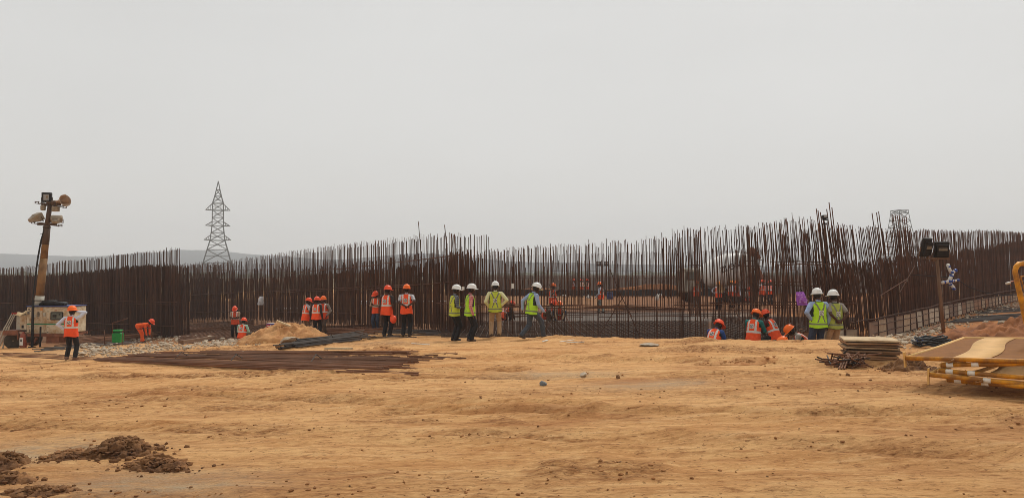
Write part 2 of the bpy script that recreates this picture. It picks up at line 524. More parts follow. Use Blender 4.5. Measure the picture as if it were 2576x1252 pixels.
def ground_material():
    m = bpy.data.materials.new('dry_earth')
    m.use_nodes = True
    n, l = m.node_tree.nodes, m.node_tree.links
    b = n['Principled BSDF']
    b.inputs['Roughness'].default_value = 0.95
    b.inputs['Specular IOR Level'].default_value = 0.12
    geo = n.new('ShaderNodeNewGeometry')

    def noise(scale, st, det=6, ro=0.6, rot=0.17):
        mp = n.new('ShaderNodeMapping')
        mp.inputs['Scale'].default_value = st
        mp.inputs['Rotation'].default_value = (0, 0, rot)
        l.new(geo.outputs['Position'], mp.inputs['Vector'])
        t = n.new('ShaderNodeTexNoise')
        t.inputs['Scale'].default_value = scale
        t.inputs['Detail'].default_value = det
        t.inputs['Roughness'].default_value = ro
        l.new(mp.outputs[0], t.inputs['Vector'])
        return t.outputs[0]

    def rng(v, a, b_, c=0.0, d=1.0):
        r = n.new('ShaderNodeMapRange')
        r.inputs[1].default_value, r.inputs[2].default_value, r.inputs[3].default_value, r.inputs[4].default_value = a, b_, c, d
        l.new(v, r.inputs[0])
        return r.outputs[0]

    def mix(fac, A, B):
        x = n.new('ShaderNodeMix')
        x.data_type = 'RGBA'
        l.new(fac, x.inputs[0])
        for s, v in ((6, A), (7, B)):
            if isinstance(v, tuple): x.inputs[s].default_value = v
            else: l.new(v, x.inputs[s])
        return x.outputs[2]

    def mul(a, b_):
        x = n.new('ShaderNodeMath')
        x.operation = 'MULTIPLY'
        l.new(a, x.inputs[0])
        if isinstance(b_, float): x.inputs[1].default_value = b_
        else: l.new(b_, x.inputs[1])
        return x.outputs[0]

    at_ = n.new('ShaderNodeAttribute')
    at_.attribute_name = 'soil'
    sp = n.new('ShaderNodeSeparateColor')
    l.new(at_.outputs['Color'], sp.inputs[0])
    ch = n.new('ShaderNodeAttribute')
    ch.attribute_name = 'churn'
    big = noise(0.5, (0.5, 1.2, 1))
    midn = noise(2.4, (0.55, 1.5, 1), 8, 0.68)
    fine = noise(11, (0.6, 1.3, 1), 8, 0.75)
    speck = noise(24, (0.75, 1.1, 1), 3, 0.55)
    grit = noise(70, (0.8, 1.1, 1), 4, 0.7)
    c = mix(rng(big, .36, .64), S(220, 171, 116), S(204, 150, 95))
    streak = noise(1.0, (0.16, 3.4, 1), 7, 0.7, 0.12)
    streak2 = noise(1.0, (0.5, 9.0, 1), 6, 0.7, 0.20)
    c = mix(mul(rng(streak, .52, .62), 0.34), c, S(176, 122, 74))
    c = mix(mul(rng(streak2, .52, .64), 0.45), c, S(164, 110, 64))
    c = mix(mul(rng(streak2, .46, .36), 0.4), c, S(234, 192, 142))
    c = mix(mul(rng(midn, .52, .64), 0.34), c, S(176, 116, 64))
    c = mix(mul(rng(midn, .47, .36), 0.5), c, S(230, 184, 126))
    c = mix(mul(rng(fine, .53, .66), 0.75), c, S(140, 88, 46))
    c = mix(mul(rng(fine, .46, .34), 0.6), c, S(236, 192, 136))
    c = mix(mul(rng(speck, .62, .68), 0.6), c, S(112, 70, 40))
    c = mix(mul(rng(grit, .58, .72), 0.4), c, S(122, 80, 46))
    c = mix(mul(ch.outputs['Fac'], rng(fine, .42, .60, .25, 1.0)), c, mix(rng(speck, .35, .65), S(156, 104, 60), S(104, 66, 38)))
    c = mix(mul(sp.outputs[0], rng(midn, .3, .6, .55, .9)), c, mix(rng(fine, .35, .65), S(176, 112, 66), S(128, 76, 44)))
    c = mix(mul(sp.outputs[1], rng(fine, .35, .6, .3, 1.0)), c, mix(rng(grit, .4, .6), S(196, 176, 146), S(160, 138, 110)))
    c = mix(mul(sp.outputs[2], rng(midn, .3, .55, .75, 1.0)), c, mix(rng(fine, .35, .65), S(108, 74, 54), S(72, 50, 40)))
    c = mix(mul(at_.outputs['Alpha'], rng(midn, .35, .55, .5, 1.0)), c, mix(rng(fine, .35, .65), S(116, 108, 101), S(88, 82, 77)))
    sc_ = n.new('ShaderNodeAttribute')
    sc_.attribute_name = 'scrubland'
    c = mix(mul(sc_.outputs['Fac'], 0.9), c, S(112, 100, 76))
    l.new(c, b.inputs['Base Color'])
    b1 = n.new('ShaderNodeBump')
    b1.inputs['Strength'].default_value = 1.0
    b1.inputs['Distance'].default_value = 0.05
    l.new(fine, b1.inputs['Height'])
    b2 = n.new('ShaderNodeBump')
    b2.inputs['Strength'].default_value = 0.7
    b2.inputs['Distance'].default_value = 0.012
    l.new(grit, b2.inputs['Height'])
    b3 = n.new('ShaderNodeBump')
    b3.inputs['Strength'].default_value = 0.45
    b3.inputs['Distance'].default_value = 0.08
    l.new(midn, b3.inputs['Height'])
    l.new(b3.outputs[0], b1.inputs['Normal'])
    l.new(b1.outputs[0], b2.inputs['Normal'])
    l.new(b2.outputs[0], b.inputs['Normal'])
    return m


M_EARTH = ground_material()
me.materials.append(M_EARTH)
ground = link_mesh('ground', me)
ground['kind'] = 'structure'

# ------------------------------------------------------------------ far hills
HD = 1500.0
hp = [(-1500, 655), (-700, 640), (-200, 634), (0, 637), (120, 641), (250, 645), (360, 635), (430, 630), (520, 625), (600, 636), (700, 644), (800, 652), (900, 650), (980, 640), (1060, 632), (1130, 640), (1250, 655),
      (1500, 662), (1900, 668), (2400, 672), (3200, 668), (4200, 676)]
hx = np.linspace(-1500, 4200, 420)
hy = np.interp(hx, [p[0] for p in hp], [p[1] for p in hp])
k = np.ones(9) / 9
hy = np.convolve(np.pad(hy, 4, 'edge'), k, 'valid') + 1.2 * fbm(hx * 0.08, hx * 0, 61, 4)
vs_, fs_ = [], []
NR = 9
for j in range(NR):
    t = j / 5.0
    for i in range(len(hx)):
        top = at(hx[i], hy[i], HD)
        hgt = (top.z + 0.6)
        prof = math.sin(min(t, 1.0) * math.pi / 2) if t <= 1 else math.cos((t - 1) * math.pi / 2 * 0.9)
        d = HD + (t - 1) * 420
        vs_.append((top.x * (1 + (t - 1) * .1), d + 30 * float(vnoise(hx[i] * .03, j * 1.0, 3)), -1.5 + hgt * prof * (1 + (0 if j == 5 else 0.12 * float(fbm(hx[i] * .02, j * .7, 5, 3))))))
for j in range(NR - 1):
    for i in range(len(hx) - 1):
        a = j * len(hx) + i
        fs_.append((a, a + 1, a + 1 + len(hx), a + len(hx)))
hm = MB()
hm.add(vs_, fs_)
M_HILL = mat('hill_scrub', S(18, 40, 54), 1.0, 0.45, 0.02)
hills = hm.build('hills', M_HILL, smooth=True)
hills['kind'] = 'structure'

# a strip of scrub at the foot of the hills, beyond the site
mb = MB()
for i in range(520):
    px = RND.uniform(-200, 2800)
    d = RND.uniform(420, 900)
    p = at(px, 690, d)
    w, h = RND.uniform(4, 12), RND.uniform(1.5, 4.5)
    for q in range(3):
        ang = RND.uniform(0, 6.28)
        prof = [(w * .3, -1), (w * .5, h * .3), (w * .38, h * .75), (w * .12, h)]
        mb.lathe(prof, 6, 0, trans(p.x + RND.uniform(-w, w), p.y + RND.uniform(-w, w), -0.6) @ rotm('Z', RND.uniform(0, 60)) @ Matrix.Scale(RND.uniform(.6, 1.1), 4))
scrub = mb.build('scrub', mat('scrub_green', S(84, 86, 60), 1.0, 0.4, 0.3))
scrub['kind'] = 'stuff'

# ------------------------------------------------------------------ dusty air
mb = MB()
mb.box((0, 700, 60), (6200, 3600, 124.0))
haze_m = bpy.data.materials.new('haze_air')
haze_m.use_nodes = True
hn = haze_m.node_tree.nodes
hn.clear()
hv = hn.new('ShaderNodeVolumePrincipled')
hv.inputs['Color'].default_value = (0.94, 0.965, 1.0, 1)
hv.inputs['Density'].default_value = 0.0006
hv.inputs['Anisotropy'].default_value = 0.0
ho = hn.new('ShaderNodeOutputMaterial')
haze_m.node_tree.links.new(hv.outputs[0], ho.inputs['Volume'])
haze = mb.build('haze', haze_m)
haze['kind'] = 'stuff'

# ------------------------------------------------------------------ rebar stock: shared bar meshes
def bar_mesh(name, m, bend, seed, n=6, wig=0.004):
    rr = random.Random(seed)
    b = MB()
    pts = []
    for t in (0, .3, .55, .78, 1.0):
        pts.append((bend * max(0, t - .25) ** 1.6 * 1.58 + rr.uniform(-wig, wig) * (t > 0), rr.uniform(-wig, wig) * (t > 0), t))
    vs, fs = [], []
    for x, y, z in pts:
        for q in range(n):
            a = 2 * math.pi * q / n
            vs.append((x + .015 * math.cos(a), y + .015 * math.sin(a), z))
    for i in range(len(pts) - 1):
        for q in range(n):
            j = (q + 1) % n
            fs.append((i * n + q, i * n + j, (i + 1) * n + j, (i + 1) * n + q))
    fs.append(tuple((len(pts) - 1) * n + q for q in range(n)))
    b.add(vs, fs)
    return b.mesh(name, m)


RUST = S(86, 61, 48)
M_BAR = mat('rusty_rebar', RUST, 0.85, 0.35, 9, rnd=0.35, dirt=S(108, 64, 42), dirt_amt=0.35)
M_BARM = mat('rusty_rebar_mass', S(78, 55, 43), 0.9, 0.5, 3.0, dirt=S(92, 54, 36), dirt_amt=0.3, stretch=(6, 6, .6))
M_BARL = mat('rebar_lying_brown', S(126, 88, 64), 0.8, 0.35, 5, rnd=0.3, dirt=S(70, 48, 38), dirt_amt=0.4)
M_BARD = mat('rebar_lying_dark', S(66, 60, 56), 0.7, 0.3, 6, rnd=0.3, dirt=S(98, 76, 60), dirt_amt=0.25)
BENDS = {b: [bar_mesh('rebar_%d' % i, M_BAR, b, 100 * i + k, 5) for k in range(3)] for i, b in enumerate((0.0, 0.04, 0.08, 0.14, 0.22, 0.32))}
UNIT = {}
for key, m_ in (('brown', M_BARL), ('dark', M_BARD), ('rust', M_BAR)):
    UNIT[key] = [bar_mesh('bar_%s' % key, m_, 0.0, 900 + k, 6, .004) for k in range(3)]


def bar_between(p0, p1, parent, kind='brown', r=0.016, name='rebar'):
    p0, p1 = Vector(p0), Vector(p1)
    d = p1 - p0
    o = link_mesh(name, RND.choice(UNIT[kind]), parent)
    s = r / 0.015
    o.matrix_local = Matrix.Translation(p0) @ d.to_track_quat('Z', 'Y').to_matrix().to_4x4() @ Matrix.Diagonal((s, s, d.length, 1))
    return o


class Path:
    def __init__(s, pts, sub=12):
        P = [Vector((p[0], p[1], 0)) for p in pts]
        Q = [P[0] * 2 - P[1]] + P + [P[-1] * 2 - P[-2]]
        out = []
        for i in range(1, len(Q) - 2):
            for k in range(sub):
                t = k / sub
                a, b, c, d = Q[i - 1], Q[i], Q[i + 1], Q[i + 2]
                out.append(0.5 * (2 * b + (c - a) * t + (2 * a - 5 * b + 4 * c - d) * t * t + (3 * b - a - 3 * c + d) * t ** 3))
        out.append(P[-1])
        s.p = out
        s.s = [0]
        for a, b in zip(out[:-1], out[1:]): s.s.append(s.s[-1] + (b - a).length)
        s.len = s.s[-1]

    def at(s, d):
        d = min(max(d, 0), s.len - 1e-6)
        i = int(np.searchsorted(s.s, d, 'right')) - 1
        t = (d - s.s[i]) / max(1e-9, s.s[i + 1] - s.s[i])
        a, b = s.p[i], s.p[i + 1]
        tg = (b - a).normalized()
        return a + (b - a) * t, tg, Vector((-tg.y, tg.x, 0))      # point, tangent, normal (left of travel)


def profile(path, lst):
    """lst of (disp px, value): value as a function of arc length, by the bearing of the path point"""
    xs = [l[0] for l in lst]
    ys = [l[1] for l in lst]

    def f(p):
        return float(np.interp(1288 + F * p.x / p.y, xs, ys))
    return f


def rebar_wall(name, label, pts, spacing, base, topf, lean, bend, inner=(), hoops=(), jit=0.12, gapf=None, extra_tall=(), rad_=1.0, braces=(), thick=1.0):
    """one curtain of upright bars as parts, the further curtains of the same wall as one mass, and the hoop bars tied across them"""
    path = Path(pts)
    mid = path.at(path.len / 2)[0]
    z0 = base(mid)
    root = empty(name, (mid.x, mid.y, z0))
    tag(root, label, 'rebar wall', 'rebar walls of the round foundation')
    d, cnt = 0.0, 0
    while d < path.len and cnt < 285:
        p, tg, nm = path.at(d)
        if RND.random() > 0.05:
            q = p + nm * RND.uniform(-.04, .04)
            zb, zt = base(p) - .05, topf(p) + RND.gauss(0, jit * .7)
            if RND.random() < 0.05: zt -= RND.uniform(.1, .5)
            la = lean(p)
            mag = math.hypot(*la)
            bd = min(BENDS, key=lambda q_: abs(q_ - mag * RND.uniform(.8, 1.2)))
            o = link_mesh('rebar', RND.choice(BENDS[bd]), root)
            o.location = (q.x - mid.x, q.y - mid.y, zb - z0)
            ang = math.atan2(la[1], la[0]) + RND.gauss(0, 0.1)
            o.rotation_euler = Euler((RND.gauss(0, .0045), RND.gauss(0, .0045), ang + (RND.uniform(0, 6.28) if bd == 0 else 0)))
            s = rad_ * RND.uniform(.52, .74)
            o.scale = (s, s, zt - zb)
            cnt += 1
        d += spacing * RND.uniform(.8, 1.2)
        if RND.random() < .14 and cnt < 285: d += -spacing * .6
    for px_, d_, zt in extra_tall:
        P = at(px_, 690, d_)
        zb = base(P)
        o = link_mesh('rebar', RND.choice(BENDS[0.22]), root)
        o.location = (P.x - mid.x, P.y - mid.y, zb - z0)
        la = lean(P)
        o.rotation_euler = (0, 0, math.atan2(la[1], la[0]) + RND.gauss(0, .2))
        o.scale = (1, 1, zt - zb)
    mb = MB()
    for off, sp, tf, lo in inner:
        d = 0.0
        while d < path.len:
            p, tg, nm = path.at(d)
            q = p + nm * (off + RND.uniform(-.05, .05))
            zb = base(p) - .05 + lo
            zt = tf(p) + RND.gauss(0, jit * 1.1)
            la = lean(p)
            x1, y1 = RND.gauss(0, .012) + la[0] * .8, RND.gauss(0, .012) + la[1] * .8
            if zt > zb + .1:
                r = 0.0115 * rad_ * thick * RND.uniform(.9, 1.2)
                w = []
                for t in (0, .55, 1):
                    for q_ in range(3):
                        a = 2.094 * q_ + d
                        w.append((q.x - mid.x + x1 * t ** 1.7 + r * math.cos(a), q.y - mid.y + y1 * t ** 1.7 + r * math.sin(a), zb + (zt - zb) * t - z0))
                mb.add(w, [(0, 1, 4, 3), (1, 2, 5, 4), (2, 0, 3, 5), (3, 4, 7, 6), (4, 5, 8, 7), (5, 3, 6, 8), (6, 7, 8)])
            d += sp * RND.uniform(.75, 1.25)
    if mb.v:
        o = mb.build('inner_bars', M_BARM, root)
        o['kind'] = 'stuff'
    for zf, a, b, off in hoops:                     # horizontal hoop bars
        m2 = MB()
        n = max(6, int((b - a) * path.len / .9))
        P = []
        for i in range(n + 1):
            dd = path.len * (a + (b - a) * i / n)
            p, tg, nm = path.at(dd)
            q = p + nm * off
            P.append((q.x - mid.x, q.y - mid.y, zf(p) + RND.gauss(0, .012) - z0))
        m2.tube(P, 0.016, 5)
        m2.build('hoop_bar', M_BAR, root)
    for a, b in braces:
        bar_between(Vector(a) - Vector((mid.x, mid.y, z0)), Vector(b) - Vector((mid.x, mid.y, z0)), root, 'rust', .014, 'brace_bar')
    return root


def P2(px, d): return (X(px, d), d)


flat = lambda z: (lambda p: z)
# A: the near left curtain, ending in a tall edge beside the pylon
Apts = [P2(-260, 52), P2(-60, 49), P2(100, 46.5), P2(300, 43.3), P2(449, 41.5)]
pA = Path(Apts)
baseA = lambda p: -2.0
topA = profile(pA, [(-300, 1.7), (0, 1.98), (60, 2.05), (130, 2.3), (250, 2.62), (350, 2.86), (452, 3.06)])
topA2 = profile(pA, [(-300, 1.2), (0, 1.5), (130, 1.5), (250, 1.85), (350, 2.1), (452, 2.0)])
rebar_wall('rebar_wall', 'dense rusty rebar wall on the left ending below the lattice pylon', Apts, .105, baseA, topA, lambda p: (-.13, -.03), 0,
           inner=[(.25, .07, topA2, 0), (.5, .075, topA2, 0), (.75, .08, topA2, 0), (.3, .12, topA, 0), (.9, .07, topA2, 0), (.12, .09, topA2, 0)],
           hoops=[(lambda p: -.25, 0, .62, -.05), (lambda p: -.1, .6, 1, -.05), (lambda p: .05, .82, 1, -.07), (lambda p: -1.3, .4, 1, -.05)], jit=.06, thick=1.5)
# B: the curtain that runs from behind A towards the middle
Bpts = [P2(425, 55), P2(520, 50.5), P2(640, 45.5), P2(800, 38), P2(900, 34), P2(1000, 30.5), P2(1080, 28.2), P2(1160, 26.2)]
pB = Path(Bpts)
baseB = profile(pB, [(430, -1.95), (620, -1.45), (800, -1.1), (1000, -.8), (1160, -.6)])
topB = profile(pB, [(430, 2.2), (480, 2.28), (560, 2.48), (640, 2.68), (800, 2.98), (1000, 3.1), (1060, 3.1), (1160, 3.02)])
topB2 = profile(pB, [(430, 1.3), (620, 1.3), (800, 1.62), (1000, 1.95), (1160, 2.2)])
topB3 = profile(pB, [(430, 1.6), (620, 1.9), (800, 2.0), (1000, 2.4), (1160, 2.5)])
cut = lambda f, px0, z: (lambda p: f(p) if 1288 + F * p.x / p.y < px0 else z)
rebar_wall('rebar_wall', 'long rusty rebar wall behind the trio of orange vests, rising towards the middle', Bpts, .14, baseB, topB, lambda p: (-.05, -.03), 0,
           inner=[(.25, .09, topB2, 0.25), (.6, .10, topB3, 0.3), (.9, .10, topB2, .4), (1.3, .16, topB, .4)],
           hoops=[(lambda p: baseB(p) + 1.95, 0, 1, -.04), (lambda p: baseB(p) + 1.85, .45, .9, -.06), (lambda p: baseB(p) + .75, .1, .75, -.04), (lambda p: baseB(p) + 2.9, .5, 1, -.04)], jit=.055,
           thick=1.25, extra_tall=[(1064, 28.4, 3.62), (1133, 26.6, 3.38), (1146, 26.4, 3.05), (1154, 26.3, 3.0)])
# C: the sparse front curtain
Cpts = [P2(1100, 27.4), P2(1160, 26.4), P2(1300, 25.5), P2(1450, 24.9), P2(1600, 24.4), P2(1720, 23.9)]
pC = Path(Cpts)
topC = profile(pC, [(1100, 2.3), (1170, 2.38), (1300, 2.48), (1450, 2.58), (1600, 2.72), (1720, 2.8)])
topC2 = profile(pC, [(1100, 2.0), (1300, 2.05), (1450, 1.95), (1600, 2.2), (1720, 2.4)])
br = [((X(1535, 24.6), 24.7, 1.75), (X(1612, 24.2), 24.1, -.55)), ((X(1240, 25.2), 25.3, .15), (X(1300, 25.3), 25.0, -.6)), ((X(1395, 25), 25.1, .2), (X(1355, 25), 24.9, -.6)),
      ((X(1380, 25), 25.1, 1.3), (X(1452, 24.8), 24.6, -.55)), ((X(1575, 24.6), 24.8, .95), (X(1500, 24.8), 24.6, -.5)), ((X(1400, 25), 25.2, .0), (X(1435, 24.8), 24.7, -.6)), ((X(1560, 24.4), 24.6, 1.0), (X(1590, 24.4), 24.4, .2))]
rebar_wall('rebar_wall', 'sparse see-through rebar curtain in front of the men in green vests', Cpts, .074, flat(-.62), topC, lambda p: (-.03, .0), 0,
           inner=[(.06, .12, topC, 1.5), (.4, .13, topC2, 1.2), (.44, .3, topC, 0)], hoops=[(lambda p: .52, 0, 1, -.03), (lambda p: .56, .1, .9, -.05), (lambda p: .45, .3, 1, .4)], jit=.085, braces=br)
# D: the taller curtain by the corner
Dpts = [P2(1695, 24.1), P2(1800, 23.3), P2(1900, 22.7), P2(2000, 22.1), P2(2080, 21.8), P2(2150, 21.8)]
pD = Path(Dpts)
topD = profile(pD, [(1690, 3.0), (1700, 2.98), (1850, 3.08), (2010, 3.22), (2060, 3.2), (2150, 3.0)])
topD2 = profile(pD, [(1690, 2.3), (1750, 2.4), (1850, 2.7), (1890, 2.8), (2010, 2.9), (2150, 2.6)])
baseD = profile(pD, [(1690, -.62), (1780, -1.1), (2010, -1.1), (2060, -.6), (2150, -.55)])
rebar_wall('rebar_wall', 'tall rebar curtain at the corner behind the workers in the trench', Dpts, .066, baseD, topD, lambda p: (-.03 - .24 * min(1, max(0, (p.x - 5) / 4.5)), .02), 0,
           inner=[(.3, .13, topD, 1.3), (.45, .13, topD2, 1.2), (.4, .4, topD, 0)],
           hoops=[(lambda p: .45 + .03 * p.x, 0, 1, -.04), (lambda p: .52 + .03 * p.x, .2, 1, .3), (lambda p: 1.25, .5, 1, .3), (lambda p: 1.9, .6, 1, .1)], jit=.08,
           braces=[((X(1830, 23), 23.2, 1.1), (X(1875, 22.8), 22.6, -.3))],
           extra_tall=[(2076, 21.9, 3.55), (2080, 21.9, 3.5), (2086, 21.9, 3.45), (2102, 22, 3.55), (2108, 22, 3.75), (2113, 22.1, 3.6), (1999, 22.2, 3.3), (2095, 22, 3.25)])
# dense clumps of starter bars inside the corner
for i, (px, d, w, n, zt, lb) in enumerate([(1897, 27, .2, 18, 3.1, 'dense upright clump of rebar left of the purple bag'), (1975, 29, .5, 34, 3.2, 'wide dense clump of rebar above the purple bag'), (2048, 30, .45, 28, 3.4, 'dense clump of rebar behind the men at the corner'),
                                           (1875, 44, .9, 80, 3.0, 'broad dark block of rebar beside the mixer drum'), (1745, 40, .25, 22, 3.6, 'thin clump of rebar left of the mixer drum')]):
    x0 = X(px, d)
    root = empty('rebar_cage', (x0, d, -.6))
    tag(root, lb, 'rebar cage', 'clumps of upright rebar inside the ring')
    for k in range(n):
        o = link_mesh('rebar', RND.choice(BENDS[0.08]), root)
        o.location = (RND.uniform(-w, w), RND.uniform(-.25, .25), 0)
        o.scale = (.7, .7, zt + .6 + RND.gauss(0, .08))
        o.rotation_euler = (0, 0, RND.uniform(2.6, 3.6))
    for hz in (.9, 1.9, 2.7):
        mb = MB()
        mb.tube([(-w, -.27, hz), (w, -.27, hz + .02), (w, .27, hz), (-w, .27, hz), (-w, -.27, hz)], .012, 5)
        mb.build('tie_hoop', M_BAR, root)
# E: the long right-hand wall
Epts = [P2(2135, 21.7), P2(2200, 23.0), P2(2300, 26.2), P2(2430, 34.2), P2(2520, 42), P2(2600, 52), P2(2680, 64)]
pE = Path(Epts)
topE = profile(pE, [(2135, 3.02), (2200, 3.05), (2300, 3.17), (2430, 3.58), (2576, 4.35), (2700, 5.2)])
topE2 = profile(pE, [(2135, 1.7), (2200, 1.9), (2300, 2.15), (2430, 2.55), (2520, 3.1), (2576, 3.8), (2700, 4.6)])
baseE = profile(pE, [(2135, -.5), (2200, -.45), (2300, -.35), (2430, -.2), (2576, .0), (2700, .2)])
rebar_wall('rebar_wall', 'long dark rebar wall receding to the right behind the floodlight pole', Epts, .205, baseE, topE, lambda p: (-.31 + .27 * min(1, max(0, (p.x - 11) / 14)), .06), 0,
           inner=[(.35, .11, topE2, 0), (.6, .16, topE, .5), (.8, .12, topE2, .2), (1.1, .16, topE2, .2)],
           hoops=[(lambda p: baseE(p) + z, a, 1, -.05) for z, a in ((1.3, 0), (1.45, 0), (2.2, .03), (2.75, .05), (.7, 0))], jit=.055,
           extra_tall=[(2216, 23.4, 3.55), (2227, 23.8, 3.6), (2232, 24, 3.65)] + [(2262 + 5 * q, 25 + .15 * q, 3.62 + .03 * (q % 3)) for q in range(8)],
           braces=[((X(2290, 25.6), 25.3, 1.9), (X(2250, 24.4), 24.1, 1.0)), ((X(2210, 23), 22.9, .95), (X(2270, 24.7), 24.4, 1.45))])
# the far half of the ring
Fpts = [P2(425, 56), P2(600, 69), P2(850, 77), P2(1150, 79), P2(1450, 79), P2(1750, 77), P2(2000, 73), P2(2200, 68), P2(2450, 64)]
pF = Path(Fpts, 20)
topF = profile(pF, [(400, 2.3), (900, 3.0), (1250, 3.7), (1700, 4.0), (2450, 4.6)])
topF2 = profile(pF, [(400, 1.0), (1250, 1.1), (1700, 1.3), (2450, 3.0)])
rebar_wall('rebar_wall', 'hazy far side of the rebar ring beyond the floor of the foundation', Fpts, .42, flat(-.6), topF, lambda p: (0.02, 0), 0,
           inner=[(.4, .13, topF, 0), (.8, .12, topF2, 0), (1.1, .14, topF2, 0)], hoops=[(lambda p: 2.0, 0, 1, 0), (lambda p: 1.2, 0, 1, 0)], jit=.1, rad_=1.3)

# ------------------------------------------------------------------ low black shutter along the far edge of the floor
M_SHUT = mat('dark_steel_shutter', S(40, 34, 31), .7, .4, 1.5, rnd=.4)
far_sh = empty('steel_shutter', (0, 76, -.6))
tag(far_sh, 'low black row of steel shutter panels across the far edge of the floor', 'steel shutter')
shm = MB()
shm.box((0, 0, .33), (.92, .08, .66))
shm.box((-.43, -.06, .33), (.05, .06, .66))
shm.box((.43, -.06, .33), (.05, .06, .66))
shme = shm.mesh('shutter_panel', M_SHUT)
for i in range(38):
    px = 1175 + 17 * i
    o = link_mesh('panel', shme, far_sh)
    o.location = (X(px, 75.6), -.4 + .4 * math.sin(i * .3) * .2, RND.uniform(-.03, .03))
    o.scale = (.8, 1, RND.uniform(.85, 1.05))

# a pale concrete upstand behind the far bars
cw = MB()
for i in range(24):
    xa, xb = X(1120 + 45 * i, 83.5), X(1120 + 45 * (i + 1), 83.5)
    cw.bbox(((xa + xb) / 2, 0, .45 + .02 * (i % 3)), (xb - xa - .03, .5, 2.1), .02)
o = cw.build('concrete_wall', mat('grey_concrete', S(160, 152, 144), .9, .15, .8, rnd=.1), None, False, (0, 83.5, 0))
tag(o, 'low grey concrete wall behind the far side of the rebar ring', 'wall')

# brown earth heap in front of the far bars
def heap(name, label, c, sx, sy, h, m, seed, rough=.18, cat='earth heap', group=None, rz=0.0, n=56, sink=.25, pw=1.4, freq=2.2, kind=None, follow=True):
    b = MB()
    vs, fs = [], []
    nr = n // 2
    for i in range(nr + 1):
        t = i / nr
        for k in range(n):
            a = 2 * math.pi * k / n
            x, y = math.cos(a) * t, math.sin(a) * t
            wob = 1 + .28 * float(fbm(math.cos(a) * 1.3 + seed, math.sin(a) * 1.3, seed, 3))
            lx, ly = x * sx * wob, y * sy * wob
            cr, sr = math.cos(rz), math.sin(rz)
            wx, wy = lx * cr - ly * sr, lx * sr + ly * cr
            base_ = (g(c[0] + wx, c[1] + wy) - c[2]) if follow else 0
            hh = (1 - t ** pw) * h
            hh += h * rough * (1 - t * .6) * float(fbm(wx * freq / max(sx, .3) * 1.6 + 9, wy * freq / max(sx, .3) * 1.6, seed + 3, 4)) * 1.6
            vs.append((wx, wy, base_ + max(hh, 0) * (1 if t < 1 else 0) - sink * sstep(.86, 1.0, t)))
    for i in range(nr):
        for k in range(n):
            j = (k + 1) % n
            fs.append((i * n + k, i * n + j, (i + 1) * n + j, (i + 1) * n + k) if i else (k, n + k, n + j))
    b.add(vs, [f if len(f) == 4 else f for f in fs])
    o = b.build(name, m, None, True, c)
    if kind: o['kind'] = kind
    else: tag(o, label, cat, group)
    return o


M_REDE = mat('red_earth', S(150, 98, 62), 1, .3, 2.5, bump=.7, dirt=S(96, 56, 36), dirt_amt=.4)
M_TAN = mat('tan_earth', S(186, 138, 90), 1, .22, 2.5, bump=.8, dirt=S(150, 98, 56), dirt_amt=.4, bscale=22)
M_CLOD = mat('dug_soil', S(138, 98, 62), 1, .4, 5, bump=.7, dirt=S(84, 56, 36), dirt_amt=.5, bscale=30, rnd=.25)
heap('earth_heap', 'long brown earth heap beyond the black shutter at the far edge', (X(1640, 78), 77.6, -.6), 6.5, .9, 1.3, M_REDE, 3, follow=False)
heap('earth_heap', 'low brown earth heap beyond the shutter left of the blue drum', (X(1350, 78), 77.8, -.6), 5, .9, .9, M_REDE, 4, follow=False)
# ------------------------------------------------------------------ people
def mcol(name, c, rough=.85, var=.12, scale=14, bump=.25, **k):
    return mat(name, c, rough, var, scale, bump, bscale=16, **k)


SKIN = mcol('skin_dark', S(74, 48, 36), .55, .1, 20, 0)
HAIR = mcol('hair_black', S(18, 15, 14), .6, .2, 30, .3)
SHOE = mcol('shoe_dusty_black', S(52, 44, 38), .7, .2)
SHOEB = mcol('shoe_brown', S(88, 68, 52), .7, .2)
TR = dict(black=mcol('trousers_black', S(30, 29, 31)), jeans=mcol('trousers_jeans', S(52, 62, 80), var=.25), khaki=mcol('trousers_khaki', S(168, 138, 106)), brown=mcol('trousers_brown', S(104, 84, 68)),
          greyjeans=mcol('trousers_grey_jeans', S(66, 72, 80), var=.25), camo=mcol('trousers_camo', S(110, 112, 104), var=.6, scale=9), orange=mcol('overalls_orange', S(232, 92, 36)), dust=mcol('trousers_dusty', S(84, 72, 62)))


